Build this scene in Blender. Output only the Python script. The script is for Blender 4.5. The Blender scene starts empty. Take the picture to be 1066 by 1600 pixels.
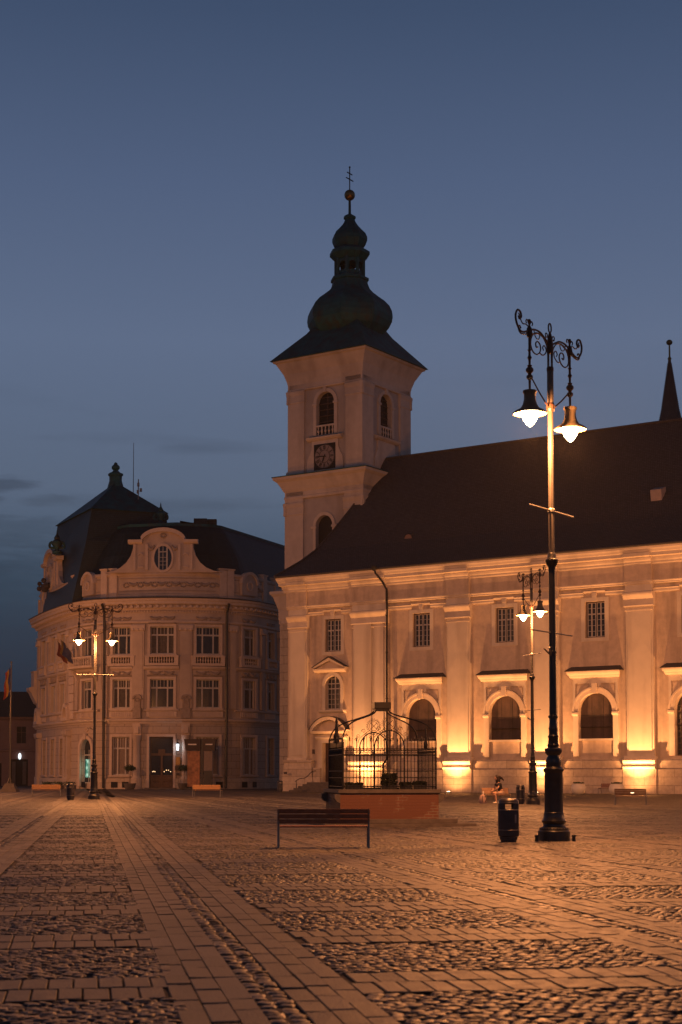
import bpy, bmesh, math, random
import numpy as np
from mathutils import Vector, Matrix
random.seed(7); rng = np.random.default_rng(7)
PI = math.pi; R = math.radians
scene = bpy.context.scene
col = scene.collection

# ------------------------------------------------------------------ camera
CAMH = 1.52
cam = bpy.data.objects.new('camera', bpy.data.cameras.new('camera'))
col.objects.link(cam); scene.camera = cam
cam.location = (0, 0, CAMH)
TH = math.atan(149 / 2440)
cam.rotation_euler = (PI / 2 + TH, 0, 0)
cam.data.sensor_fit = 'VERTICAL'; cam.data.sensor_height = 36.0
cam.data.lens = 2440 / 1600 * 36
cam.data.shift_y = 261 / 1600
cam.data.dof.use_dof = True; cam.data.dof.focus_distance = 75; cam.data.dof.aperture_fstop = 3.2
cam.data.clip_start = 0.1; cam.data.clip_end = 3000

# ------------------------------------------------------------------ dusk sky (no sun: it is below the horizon)
w = bpy.data.worlds.new('World'); scene.world = w; w.use_nodes = True
N = w.node_tree.nodes; L = w.node_tree.links; N.clear()
out = N.new('ShaderNodeOutputWorld'); bg = N.new('ShaderNodeBackground'); L.new(bg.outputs[0], out.inputs[0])
tc = N.new('ShaderNodeTexCoord'); sx = N.new('ShaderNodeSeparateXYZ'); L.new(tc.outputs['Generated'], sx.inputs[0])
rmp = N.new('ShaderNodeValToRGB'); cr = rmp.color_ramp
stops = [(0.0, (.010, .020, .034)), (.06, (.015, .030, .052)), (.12, (.042, .074, .116)), (.18, (.100, .138, .208)),
         (.27, (.112, .155, .250)), (.36, (.080, .118, .210)), (.45, (.048, .078, .148)), (.62, (.012, .022, .045)), (1.0, (.006, .011, .024))]
while len(cr.elements) < len(stops): cr.elements.new(.5)
for e, (p, c) in zip(cr.elements, stops): e.position = p; e.color = (*c, 1)
L.new(sx.outputs['Z'], rmp.inputs[0])
# low dusk cloud: soft streaks near the horizon
mp = N.new('ShaderNodeMapping'); mp.inputs['Scale'].default_value = (3.2, 3.2, 22); L.new(tc.outputs['Generated'], mp.inputs[0])
nz = N.new('ShaderNodeTexNoise'); nz.inputs['Scale'].default_value = 1.7; nz.inputs['Detail'].default_value = 5; L.new(mp.outputs[0], nz.inputs['Vector'])
cl = N.new('ShaderNodeMapRange'); cl.inputs['From Min'].default_value = .56; cl.inputs['From Max'].default_value = .70
L.new(nz.outputs[0], cl.inputs['Value'])
lowm = N.new('ShaderNodeMapRange'); lowm.inputs['From Min'].default_value = .26; lowm.inputs['From Max'].default_value = .12; L.new(sx.outputs['Z'], lowm.inputs['Value'])
mm = N.new('ShaderNodeMath'); mm.operation = 'MULTIPLY'; L.new(cl.outputs[0], mm.inputs[0]); L.new(lowm.outputs[0], mm.inputs[1])
m2 = N.new('ShaderNodeMath'); m2.operation = 'MULTIPLY'; m2.inputs[1].default_value = .55; L.new(mm.outputs[0], m2.inputs[0])
mx = N.new('ShaderNodeMix'); mx.data_type = 'RGBA'; L.new(m2.outputs[0], mx.inputs['Factor']); L.new(rmp.outputs[0], mx.inputs['A']); mx.inputs['B'].default_value = (.028, .040, .062, 1)
# a few separate cloud banks low in the west, placed by direction
def wm(op, a, b_=None, c_=None):
    n_ = N.new('ShaderNodeMath'); n_.operation = op
    for i_, v_ in enumerate((a, b_, c_)):
        if v_ is None: continue
        if isinstance(v_, (int, float)): n_.inputs[i_].default_value = v_
        else: L.new(v_, n_.inputs[i_])
    return n_.outputs[0]
yy_ = wm('MAXIMUM', sx.outputs['Y'], .05); AZ = wm('DIVIDE', sx.outputs['X'], yy_); EL = wm('DIVIDE', sx.outputs['Z'], yy_)
nw = N.new('ShaderNodeTexNoise'); nw.inputs['Scale'].default_value = 9; nw.inputs['Detail'].default_value = 6; nw.inputs['Roughness'].default_value = .65; L.new(mp.outputs[0], nw.inputs['Vector'])
cur = mx.outputs['Result']
for (a0_, e0_, wa, we, nk, dens, colr_) in ((-.225, .187, .034, .0065, .9, .55, (.034, .048, .076, 1)), (-.245, .177, .030, .006, .9, .5, (.034, .048, .076, 1)), (-.190, .1765, .022, .0045, 1.0, .4, (.05, .068, .10, 1)), (-.095, .210, .028, .005, 1.1, .22, (.06, .085, .13, 1)), (-.255, .070, .15, .10, .7, .38, (.014, .027, .047, 1)), (-.23, .155, .10, .014, 1.5, .3, (.04, .06, .09, 1))):
    da = wm('DIVIDE', wm('SUBTRACT', AZ, a0_), wa); de = wm('DIVIDE', wm('SUBTRACT', EL, e0_), we)
    rr_ = wm('ADD', wm('MULTIPLY', da, da), wm('MULTIPLY', de, de)); fall = wm('SUBTRACT', 1.15, rr_)
    k_ = wm('ADD', fall, wm('MULTIPLY', wm('SUBTRACT', nw.outputs[0], .5), nk * 2.4))
    mr0 = N.new('ShaderNodeMapRange'); mr0.interpolation_type = 'SMOOTHSTEP'; mr0.inputs['From Min'].default_value = 0; mr0.inputs['From Max'].default_value = 1.1; mr0.inputs['To Max'].default_value = dens; L.new(k_, mr0.inputs['Value'])
    m_ = N.new('ShaderNodeMix'); m_.data_type = 'RGBA'; L.new(mr0.outputs[0], m_.inputs['Factor']); L.new(cur, m_.inputs['A']); m_.inputs['B'].default_value = colr_; cur = m_.outputs['Result']
L.new(cur, bg.inputs[0]); bg.inputs[1].default_value = 1.0

scene.view_settings.view_transform = 'Standard'; scene.view_settings.look = 'None'
scene.view_settings.exposure = 0.0; scene.view_settings.gamma = 1
HAZE = .00014
UPCOL = (1.0, .39, .125)
SODIUM = (1.0, .345, .10)
LAMP_W = 4800; UP_W = 6300; UP_SPILL = 620

# ------------------------------------------------------------------ materials
def newmat(name):
    m = bpy.data.materials.new(name); m.use_nodes = True
    return m, m.node_tree.nodes, m.node_tree.links, m.node_tree.nodes['Principled BSDF']
def mat(name, c, rough=.8, metal=0, var=.15, scale=3., bump=0., bscale=20., spec=.3, stain=None):
    """plain procedural surface: base colour mottled by noise, optional bump and slow stains"""
    m, n, l, b = newmat(name)
    b.inputs['Roughness'].default_value = rough; b.inputs['Metallic'].default_value = metal
    b.inputs['Specular IOR Level'].default_value = spec
    t = n.new('ShaderNodeTexCoord')
    z = n.new('ShaderNodeTexNoise'); z.inputs['Scale'].default_value = scale; z.inputs['Detail'].default_value = 6; z.inputs['Roughness'].default_value = .6
    l.new(t.outputs['Object'], z.inputs['Vector'])
    r = n.new('ShaderNodeValToRGB'); r.color_ramp.elements[0].position = .3; r.color_ramp.elements[1].position = .7
    r.color_ramp.elements[0].color = (*[x * (1 - var) for x in c], 1); r.color_ramp.elements[1].color = (*[min(1, x * (1 + var)) for x in c], 1)
    l.new(z.outputs[0], r.inputs[0]); src = r.outputs[0]
    if stain:
        mpn = n.new('ShaderNodeMapping'); mpn.inputs['Scale'].default_value = stain[1]; l.new(t.outputs['Object'], mpn.inputs[0])
        z2 = n.new('ShaderNodeTexNoise'); z2.inputs['Scale'].default_value = 1; z2.inputs['Detail'].default_value = 5; l.new(mpn.outputs[0], z2.inputs['Vector'])
        k = n.new('ShaderNodeMapRange'); k.inputs['From Min'].default_value = .48; k.inputs['From Max'].default_value = .72; k.inputs['To Max'].default_value = stain[2]; l.new(z2.outputs[0], k.inputs['Value'])
        q = n.new('ShaderNodeMix'); q.data_type = 'RGBA'; l.new(k.outputs[0], q.inputs['Factor']); l.new(src, q.inputs['A']); q.inputs['B'].default_value = (*stain[0], 1); src = q.outputs['Result']
    l.new(src, b.inputs['Base Color'])
    if bump:
        z3 = n.new('ShaderNodeTexNoise'); z3.inputs['Scale'].default_value = bscale; z3.inputs['Detail'].default_value = 4; l.new(t.outputs['Object'], z3.inputs['Vector'])
        bp = n.new('ShaderNodeBump'); bp.inputs['Strength'].default_value = bump; bp.inputs['Distance'].default_value = .03
        l.new(z3.outputs[0], bp.inputs['Height']); l.new(bp.outputs[0], b.inputs['Normal'])
    return m
def brickmat(name, c1, c2, mortar, bw, bh, ms=.012, rough=.85, bump=.6, noise=.3, axes='XZ', patch=None, dist=.02):
    m, n, l, b = newmat(name); b.inputs['Roughness'].default_value = rough; b.inputs['Specular IOR Level'].default_value = .25
    t = n.new('ShaderNodeTexCoord'); s = n.new('ShaderNodeSeparateXYZ'); l.new(t.outputs['Object'], s.inputs[0])
    a = n.new('ShaderNodeMath'); a.operation = 'ADD'; l.new(s.outputs['X'], a.inputs[0])
    if axes == 'XZ': l.new(s.outputs['Y'], a.inputs[1])
    else: a.inputs[1].default_value = 0
    cmb = n.new('ShaderNodeCombineXYZ'); l.new(a.outputs[0], cmb.inputs['X']); l.new(s.outputs['Z' if axes != 'XY' else 'Y'], cmb.inputs['Y'])
    k = n.new('ShaderNodeTexBrick'); k.inputs['Scale'].default_value = 1; k.inputs['Brick Width'].default_value = bw; k.inputs['Row Height'].default_value = bh
    k.inputs['Mortar Size'].default_value = ms; k.inputs['Color1'].default_value = (*c1, 1); k.inputs['Color2'].default_value = (*c2, 1); k.inputs['Mortar'].default_value = (*mortar, 1)
    l.new(cmb.outputs[0], k.inputs['Vector'])
    z = n.new('ShaderNodeTexNoise'); z.inputs['Scale'].default_value = 4; z.inputs['Detail'].default_value = 7; l.new(t.outputs['Object'], z.inputs['Vector'])
    mr = n.new('ShaderNodeMapRange'); mr.inputs['To Min'].default_value = 1 - noise; mr.inputs['To Max'].default_value = 1 + noise; l.new(z.outputs[0], mr.inputs['Value'])
    q = n.new('ShaderNodeMix'); q.data_type = 'RGBA'; q.blend_type = 'MULTIPLY'; q.inputs['Factor'].default_value = 1; l.new(k.outputs['Color'], q.inputs['A']); l.new(mr.outputs[0], q.inputs['B'])
    src = q.outputs['Result']; hgt = k.outputs['Fac']
    if patch:   # plaster film over the bricks with a few bare patches
        zp = n.new('ShaderNodeTexNoise'); zp.inputs['Scale'].default_value = 1.3; zp.inputs['Detail'].default_value = 6; l.new(t.outputs['Object'], zp.inputs['Vector'])
        kp = n.new('ShaderNodeMapRange'); kp.inputs['From Min'].default_value = .58; kp.inputs['From Max'].default_value = .53; l.new(zp.outputs[0], kp.inputs['Value'])
        qp = n.new('ShaderNodeMix'); qp.data_type = 'RGBA'; l.new(kp.outputs[0], qp.inputs['Factor']); l.new(src, qp.inputs['A']); qp.inputs['B'].default_value = (*patch, 1); src = qp.outputs['Result']
    l.new(src, b.inputs['Base Color'])
    if bump:
        ad = n.new('ShaderNodeMath'); ad.operation = 'MULTIPLY_ADD'; ad.inputs[1].default_value = -1; l.new(hgt, ad.inputs[0]); l.new(z.outputs[0], ad.inputs[2])
        bp = n.new('ShaderNodeBump'); bp.inputs['Strength'].default_value = bump; bp.inputs['Distance'].default_value = dist
        l.new(ad.outputs[0], bp.inputs['Height']); l.new(bp.outputs[0], b.inputs['Normal'])
    return m
def emit(name, c, s):
    m = bpy.data.materials.new(name); m.use_nodes = True; n = m.node_tree.nodes; n.clear()
    o = n.new('ShaderNodeOutputMaterial'); e = n.new('ShaderNodeEmission'); e.inputs[0].default_value = (*c, 1); e.inputs[1].default_value = s
    m.node_tree.links.new(e.outputs[0], o.inputs[0]); return m
M = {}
STN = ((.20, .16, .13), (.5, .5, .12), .45)
M['plaster'] = mat('cream_plaster', (.60, .53, .43), .9, var=.06, scale=1.2, bump=.12, bscale=9, stain=((.33, .27, .22), (.9, .9, .12), .6))
M['wallpl'] = mat('wall_plaster', (.53, .43, .33), .92, var=.13, scale=2.2, bump=.25, bscale=14, stain=((.27, .215, .17), (1.1, 1.1, .12), .75))
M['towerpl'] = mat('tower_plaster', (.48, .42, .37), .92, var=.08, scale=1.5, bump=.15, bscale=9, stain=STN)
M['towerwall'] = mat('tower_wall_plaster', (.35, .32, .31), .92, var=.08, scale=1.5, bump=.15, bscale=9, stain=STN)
M['plinth'] = brickmat('plinth_stone', (.50, .42, .33), (.40, .33, .26), (.17, .14, .11), 1.7, .66, .012, noise=.35, axes='XZ')
M['band'] = brickmat('banded_stone', (.40, .34, .28), (.36, .31, .26), (.16, .13, .11), 1.9, .82, .02, noise=.25)
M['cornice'] = mat('cornice_plaster', (.62, .53, .42), .85, var=.07, scale=1.5, stain=STN)
M['roof'] = brickmat('clay_tile_roof', (.078, .068, .070), (.056, .051, .054), (.025, .02, .02), .2, .17, .02, rough=.8, bump=.8, noise=.5, axes='XZ')
M['copper'] = mat('copper_sheet', (.010, .072, .080), .6, metal=.1, var=.35, scale=1.2, stain=((.035, .03, .028), (1.2, 1.2, .5), .8))
M['slate'] = brickmat('slate_roof', (.020, .036, .042), (.015, .028, .033), (.01, .012, .014), .3, .22, .02, rough=.55, bump=.5, noise=.4)
M['darkroof'] = mat('dark_sheet_cover', (.045, .038, .038), .6, var=.25, scale=3)
M['glass'] = mat('dark_window_glass', (.018, .022, .028), .12, var=.4, scale=.7, spec=.6)
M['board'] = mat('dark_blind_panel', (.075, .05, .042), .8, var=.3, scale=1.5, bump=.2, bscale=5, stain=((.03, .025, .022), (2.5, 2.5, .25), .7))
M['frame'] = mat('window_frame_paint', (.42, .40, .38), .6, var=.12)
M['wood'] = mat('dark_door_wood', (.075, .040, .026), .5, var=.3, scale=6)
M['hall'] = mat('hall_plaster', (.44, .365, .31), .9, var=.09, scale=1.1, bump=.15, bscale=6, stain=((.28, .22, .19), (.7, .7, .18), .5))
M['halltrim'] = mat('hall_trim', (.50, .415, .355), .88, var=.10, scale=2, bump=.2, bscale=8)
M['relief'] = mat('weathered_darkened_relief', (.29, .235, .20), .9, var=.2, scale=3)  # dirty ornament, colour darkened further so it shows up under frontal light
M['hallbase'] = brickmat('hall_rustic', (.41, .34, .285), (.39, .32, .27), (.18, .15, .125), 1.6, .72, .02, noise=.18)
M['iron'] = mat('painted_cast_iron', (.022, .022, .024), .38, metal=.25, var=.3, scale=9, bump=.15, bscale=35, spec=.5)
M['pole'] = mat('grey_painted_pole', (.05, .047, .044), .45, metal=.35, var=.15, scale=9, spec=.5)
M['ornament'] = mat('wrought_iron', (.045, .026, .020), .5, metal=.3, var=.3, scale=9)
M['shade'] = mat('enamel_shade', (.10, .085, .06), .45, var=.1)
M['bulb'] = emit('lit_lamp_globe', (1.0, .74, .42), 26)
M['gate'] = mat('well_ironwork', (.016, .015, .016), .5, metal=.4, var=.3, scale=12)
M['brick'] = brickmat('well_brick', (.17, .075, .05), (.14, .064, .044), (.19, .15, .115), .26, .085, .012, noise=.25, patch=(.14, .066, .045), bump=.5, dist=.01)
M['slab'] = mat('worn_stone', (.10, .085, .075), .8, var=.25, scale=4, bump=.3, bscale=14)
M['slat'] = mat('bench_wood', (.17, .075, .045), .5, var=.3, scale=7, bump=.1, bscale=40, spec=.4)
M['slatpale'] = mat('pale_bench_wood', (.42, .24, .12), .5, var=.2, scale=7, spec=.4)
M['steel'] = mat('grey_steel', (.17, .17, .17), .45, metal=.6, var=.15, scale=6)
M['bin'] = mat('black_bin_coating', (.020, .018, .022), .32, var=.3, scale=5, spec=.5)
M['band_metal'] = mat('bin_band', (.30, .26, .22), .35, metal=.7, var=.2)
M['sticker'] = mat('faded_sticker', (.16, .14, .15), .6)
M['ceramic'] = mat('white_planter', (.62, .58, .50), .55, var=.08)
M['mid_slat'] = mat('brown_bench_wood', (.24, .14, .08), .5, var=.2, scale=7, spec=.4)
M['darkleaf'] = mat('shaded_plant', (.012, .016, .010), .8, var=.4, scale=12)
M['leaf'] = mat('dark_foliage', (.030, .050, .022), .7, var=.5, scale=12)
M['hillm'] = mat('wooded_hill', (.030, .040, .030), .95, var=.6, scale=.18, bump=1, bscale=.5)
M['farwall'] = mat('far_house_wall', (.20, .13, .11), .9, var=.12, scale=1)
M['black'] = mat('black_gap', (.008, .008, .009), .7)
M['skin'] = mat('skin', (.46, .28, .20), .6, var=.05)
M['cloth_black'] = mat('black_cloth', (.018, .017, .020), .85)
M['cloth_pale'] = mat('pale_cloth', (.50, .36, .26), .85)
M['hair'] = mat('dark_hair', (.020, .013, .011), .6)
M['bag'] = mat('grey_pink_bag', (.34, .24, .22), .8)
M['white'] = mat('white_plastic', (.7, .68, .62), .5)
M['brass'] = mat('brass_leaf', (.20, .13, .05), .4, metal=.7)
M['dial'] = mat('dial_face', (.20, .17, .17), .8)
M['dialblack'] = mat('dial_black', (.012, .011, .012), .8)
M['curtain'] = mat('window_curtain', (.24, .19, .16), .9, var=.12, scale=5)
M['dark_curtain'] = mat('dim_curtain', (.10, .085, .075), .9, var=.3, scale=4)
M['plaque'] = mat('dark_plaque', (.045, .03, .026), .5)
M['whitelight'] = emit('white_lantern_glass', (.85, .92, 1.0), 3.2)
M['signlight'] = emit('oval_sign_light', (.85, .93, 1.0), 1.6)
M['uplens'] = emit('uplight_lens', (1.0, .72, .38), 14)
M['red'] = mat('flag_red', (.10, .012, .012), .8); M['yellow'] = mat('flag_yellow', (.16, .09, .015), .8); M['blue'] = mat('flag_blue', (.012, .02, .09), .8)
# shop window poster: pale green glow with bright blotches
def postermat():
    m = emit('shop_window_glow', (.5, .8, .62), 1.0); n = m.node_tree.nodes; l = m.node_tree.links
    e = [x for x in n if x.type == 'EMISSION'][0]; t = n.new('ShaderNodeTexCoord'); v = n.new('ShaderNodeTexVoronoi'); v.inputs['Scale'].default_value = 2.2
    l.new(t.outputs['Object'], v.inputs['Vector']); r = n.new('ShaderNodeValToRGB'); r.color_ramp.elements[0].color = (.62, .95, .72, 1); r.color_ramp.elements[1].color = (.06, .22, .15, 1); r.color_ramp.elements[1].position = .6
    l.new(v.outputs['Distance'], r.inputs[0]); l.new(r.outputs[0], e.inputs[0]); return m
M['poster'] = postermat()
# cobbles and setts: per-stone tone from the 'rnd' attribute
def stonemat(name, c0, c1, rough, bscale=26):
    m, n, l, b = newmat(name); b.inputs['Specular IOR Level'].default_value = .45
    a = n.new('ShaderNodeAttribute'); a.attribute_name = 'rnd'
    r = n.new('ShaderNodeValToRGB'); r.color_ramp.elements[0].color = (*c0, 1); r.color_ramp.elements[1].color = (*c1, 1); l.new(a.outputs['Fac'], r.inputs[0])
    t = n.new('ShaderNodeTexCoord'); z = n.new('ShaderNodeTexNoise'); z.inputs['Scale'].default_value = 7; z.inputs['Detail'].default_value = 7; l.new(t.outputs['Object'], z.inputs['Vector'])
    zb = n.new('ShaderNodeTexNoise'); zb.inputs['Scale'].default_value = .35; zb.inputs['Detail'].default_value = 4; l.new(t.outputs['Object'], zb.inputs['Vector'])
    mu = n.new('ShaderNodeMath'); mu.operation = 'ADD'; l.new(z.outputs[0], mu.inputs[0]); l.new(zb.outputs[0], mu.inputs[1])
    mr = n.new('ShaderNodeMapRange'); mr.inputs['From Min'].default_value = .6; mr.inputs['From Max'].default_value = 1.4; mr.inputs['To Min'].default_value = .55; mr.inputs['To Max'].default_value = 1.4; l.new(mu.outputs[0], mr.inputs['Value'])
    q = n.new('ShaderNodeMix'); q.data_type = 'RGBA'; q.blend_type = 'MULTIPLY'; q.inputs['Factor'].default_value = 1; l.new(r.outputs[0], q.inputs['A']); l.new(mr.outputs[0], q.inputs['B']); l.new(q.outputs['Result'], b.inputs['Base Color'])
    rr = n.new('ShaderNodeMapRange'); rr.inputs['To Min'].default_value = rough - .12; rr.inputs['To Max'].default_value = rough + .2; l.new(z.outputs[0], rr.inputs['Value']); l.new(rr.outputs[0], b.inputs['Roughness'])
    z3 = n.new('ShaderNodeTexNoise'); z3.inputs['Scale'].default_value = bscale; z3.inputs['Detail'].default_value = 5; l.new(t.outputs['Object'], z3.inputs['Vector'])
    bp = n.new('ShaderNodeBump'); bp.inputs['Strength'].default_value = .45; bp.inputs['Distance'].default_value = .015; l.new(z3.outputs[0], bp.inputs['Height']); l.new(bp.outputs[0], b.inputs['Normal'])
    return m
M['cobble'] = stonemat('river_cobble', (.046, .044, .043), (.112, .102, .091), .52)
M['sett'] = stonemat('sawn_sett', (.066, .057, .050), (.112, .096, .082), .60, 40)
M['joint'] = mat('joint_sand', (.060, .050, .044), .95, var=.4, scale=5, bump=.6, bscale=6)

# ------------------------------------------------------------------ object helpers
def link(name, data=None):
    o = bpy.data.objects.new(name, data); col.objects.link(o); return o
def tag(o, label=None, cat=None, group=None, kind=None):
    if label: o['label'] = label
    if cat: o['category'] = cat
    if group: o['group'] = group
    if kind: o['kind'] = kind
    return o
def thing(name, label, cat, loc=(0, 0, 0), rz=0, group=None):
    o = link(name); o.empty_display_size = .3; o.location = loc; o.rotation_euler = (0, 0, rz); return tag(o, label, cat, group)
def dup(o, parent=None, loc=None, rz=None, label=None):
    c = o.copy(); col.objects.link(c)
    if parent: c.parent = parent
    if loc is not None: c.location = loc
    if rz is not None: c.rotation_euler = (0, 0, rz)
    if label: c['label'] = label
    for ch in list(o.children): dup(ch, c)
    return c
class MB:
    """collects shapes in the (s, o, z) frame of a surface mapping f and links them as one mesh"""
    def __init__(self, f=None, step=1e9): self.v = []; self.f = []; self.map = f or (lambda s, o, z: (s, -o, z)); self.step = step; self.sm = False
    def _n(self, a, b): return max(1, int(math.ceil(abs(b - a) / self.step)))
    def add(self, vs, fs, raw=False):
        k = len(self.v); self.v += [tuple(p) if raw else self.map(*p) for p in vs]; self.f += [tuple(i + k for i in q) for q in fs]
    def box(self, s0, s1, o0, o1, z0, z1): return self.mould(s0, s1, [(o0, z0), (o1, z0), (o1, z1), (o0, z1)])
    def mould(self, s0, s1, prof, e0=0, e1=0):
        """closed (o, z) profile swept along s; e0/e1 add mitre: s shifts outward by e*o at the ends"""
        n = self._n(s0, s1); m = len(prof); vs = []
        for i in range(n + 1):
            t = i / n
            for (o, z) in prof: vs.append((s0 + (s1 - s0) * t - (e0 * o if i == 0 else 0) + (e1 * o if i == n else 0), o, z))
        fs = [(i * m + j, (i + 1) * m + j, (i + 1) * m + (j + 1) % m, i * m + (j + 1) % m) for i in range(n) for j in range(m)]
        fs += [tuple(range(m))[::-1], tuple(n * m + j for j in range(m))]
        self.add(vs, fs)
    def poly(self, pts, o0, o1):
        """(s, z) outline as a slab between o0 and o1"""
        m = len(pts); vs = [(s, o0, z) for s, z in pts] + [(s, o1, z) for s, z in pts]
        fs = [tuple(range(m)), tuple(range(2 * m - 1, m - 1, -1))] + [(i, i + m, (i + 1) % m + m, (i + 1) % m) for i in range(m)]
        self.add(vs, fs)
    def ring(self, c, z, r0, r1, o0, o1, a0=0, a1=PI, n=18, ry=1.0):
        vs = []; 
        for i in range(n + 1):
            a = a0 + (a1 - a0) * i / n
            for r in (r0, r1):
                for o in (o0, o1): vs.append((c + r * math.cos(a), o, z + r * math.sin(a) * ry))
        fs = []
        for i in range(n):
            k = i * 4; q = k + 4
            fs += [(k, q, q + 1, k + 1), (k + 1, q + 1, q + 3, k + 3), (k + 3, q + 3, q + 2, k + 2), (k + 2, q + 2, q, k)]
        fs += [(0, 1, 3, 2), (n * 4, n * 4 + 2, n * 4 + 3, n * 4 + 1)]
        self.add(vs, fs)
    def wall(self, s0, s1, z0, z1, holes, o=0., depth=.35):
        """front sheet with recessed openings. hole = (a, b, zb, zt, arch) ; arch: radius circle above zt"""
        holes = sorted(holes); x = s0
        def rect(a, b, c, d):
            if b - a < 1e-5 or d - c < 1e-5: return
            n = self._n(a, b)
            for i in range(n):
                p = a + (b - a) * i / n; q = a + (b - a) * (i + 1) / n
                self.add([(p, o, c), (q, o, c), (q, o, d), (p, o, d)], [(0, 1, 2, 3)])
        for (a, b, zb, zt, arch) in holes:
            rect(x, a, z0, z1); rect(a, b, z0, zb); i0 = o - depth
            self.add([(a, o, zb), (a, i0, zb), (a, i0, zt), (a, o, zt)], [(0, 1, 2, 3)]); self.add([(b, o, zb), (b, i0, zb), (b, i0, zt), (b, o, zt)], [(3, 2, 1, 0)])
            self.add([(a, o, zb), (b, o, zb), (b, i0, zb), (a, i0, zb)], [(0, 1, 2, 3)])
            if arch:
                c = (a + b) / 2; r = (b - a) / 2; n = 16; P = [(c - r * math.cos(PI * i / n), zt + r * math.sin(PI * i / n) * arch) for i in range(n + 1)]
                for (p, q) in zip(P, P[1:]):
                    self.add([(p[0], o, p[1]), (q[0], o, q[1]), (q[0], o, z1), (p[0], o, z1)], [(0, 1, 2, 3)])
                    self.add([(p[0], o, p[1]), (p[0], i0, p[1]), (q[0], i0, q[1]), (q[0], o, q[1])], [(0, 1, 2, 3)])
            else:
                rect(a, b, zt, z1); self.add([(a, o, zt), (b, o, zt), (b, i0, zt), (a, i0, zt)], [(3, 2, 1, 0)])
            x = b
        rect(x, s1, z0, z1)
    def lathe(self, c, prof, n=16, a0=0., cap=True, flute=0, sq=None):
        """prof = [(r, z)], around the vertical through c (raw coordinates)"""
        vs = []; m = len(prof)
        for (r, z) in prof:
            for i in range(n):
                a = a0 + 2 * PI * i / n; rr = r * (1 - (flute if i % 2 else 0)); vs.append((c[0] + rr * math.cos(a), c[1] + rr * math.sin(a), c[2] + z))
        fs = [(j * n + i, j * n + (i + 1) % n, (j + 1) * n + (i + 1) % n, (j + 1) * n + i) for j in range(m - 1) for i in range(n)]
        if cap: fs += [tuple(range(n))[::-1], tuple((m - 1) * n + i for i in range(n))]
        self.add(vs, fs, raw=True)
    def tube(self, pts, r, n=6, smooth=0):
        P = [Vector(p) for p in pts]
        if smooth:
            Q = [P[0] * 2 - P[1]] + P + [P[-1] * 2 - P[-2]]; O = []
            for i in range(1, len(Q) - 2):
                a, b, c, d = Q[i - 1:i + 3]
                for k in range(smooth):
                    t = k / smooth; O.append(.5 * ((2 * b) + (c - a) * t + (2 * a - 5 * b + 4 * c - d) * t * t + (3 * b - a - 3 * c + d) * t ** 3))
            P = O + [P[-1]]
        rs = r if isinstance(r, (list, tuple)) else None
        vs = []; up = Vector((0, 0, 1)); prev = None
        for i, p in enumerate(P):
            t = (P[min(i + 1, len(P) - 1)] - P[max(i - 1, 0)]).normalized()
            if prev is None: prev = t.cross(up if abs(t.z) < .9 else Vector((0, 1, 0))).normalized()
            prev = (prev - t * prev.dot(t)).normalized(); bt = t.cross(prev)
            rr = (rs[0] + (rs[1] - rs[0]) * i / max(1, len(P) - 1)) if rs else r
            for k in range(n):
                a = 2 * PI * k / n; q = p + prev * (rr * math.cos(a)) + bt * (rr * math.sin(a)); vs.append(tuple(q))
        fs = [(j * n + i, j * n + (i + 1) % n, (j + 1) * n + (i + 1) % n, (j + 1) * n + i) for j in range(len(P) - 1) for i in range(n)]
        fs += [tuple(range(n))[::-1], tuple((len(P) - 1) * n + i for i in range(n))]
        self.add(vs, fs, raw=True)
    def hexa(self, P):
        """8 raw points: bottom four, top four"""
        self.add(P, [(0, 3, 2, 1), (4, 5, 6, 7), (0, 1, 5, 4), (1, 2, 6, 5), (2, 3, 7, 6), (3, 0, 4, 7)], raw=True)
    def rbox(self, x0, x1, y0, y1, z0, z1): self.hexa([(x0, y0, z0), (x1, y0, z0), (x1, y1, z0), (x0, y1, z0), (x0, y0, z1), (x1, y0, z1), (x1, y1, z1), (x0, y1, z1)])
    def ball(self, c, r, n=10, sz=1., jitter=0):
        m = max(4, n // 2); pr = [(r * math.sin(PI * j / m) + .0001, -r * sz * math.cos(PI * j / m)) for j in range(m + 1)]; self.lathe(c, pr, n)
    def build(self, name, m, parent=None, smooth=False, bevel=0, recalc=True):
        me = bpy.data.meshes.new(name); me.from_pydata(self.v, [], self.f); me.update()
        if recalc:
            b = bmesh.new(); b.from_mesh(me); bmesh.ops.recalc_face_normals(b, faces=b.faces); b.to_mesh(me); b.free()
        if smooth:
            for p in me.polygons: p.use_smooth = True
            me.set_sharp_from_angle(angle=R(38))
        me.materials.append(m); o = link(name, me)
        if parent: o.parent = parent
        if bevel:
            bv = o.modifiers.new('bevel', 'BEVEL'); bv.width = bevel; bv.segments = 2; bv.limit_method = 'ANGLE'
        return o
def lamp_light(name, loc, watts, parent, colr=SODIUM, rad=.09, spot=None, rot=None):
    d = bpy.data.lights.new(name, 'SPOT' if spot else 'POINT'); d.energy = watts; d.color = colr; d.shadow_soft_size = rad
    if spot: d.spot_size = spot; d.spot_blend = .9
    o = link(name, d); o.location = loc; o.parent = parent
    if rot: o.rotation_euler = rot
    return o

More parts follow.
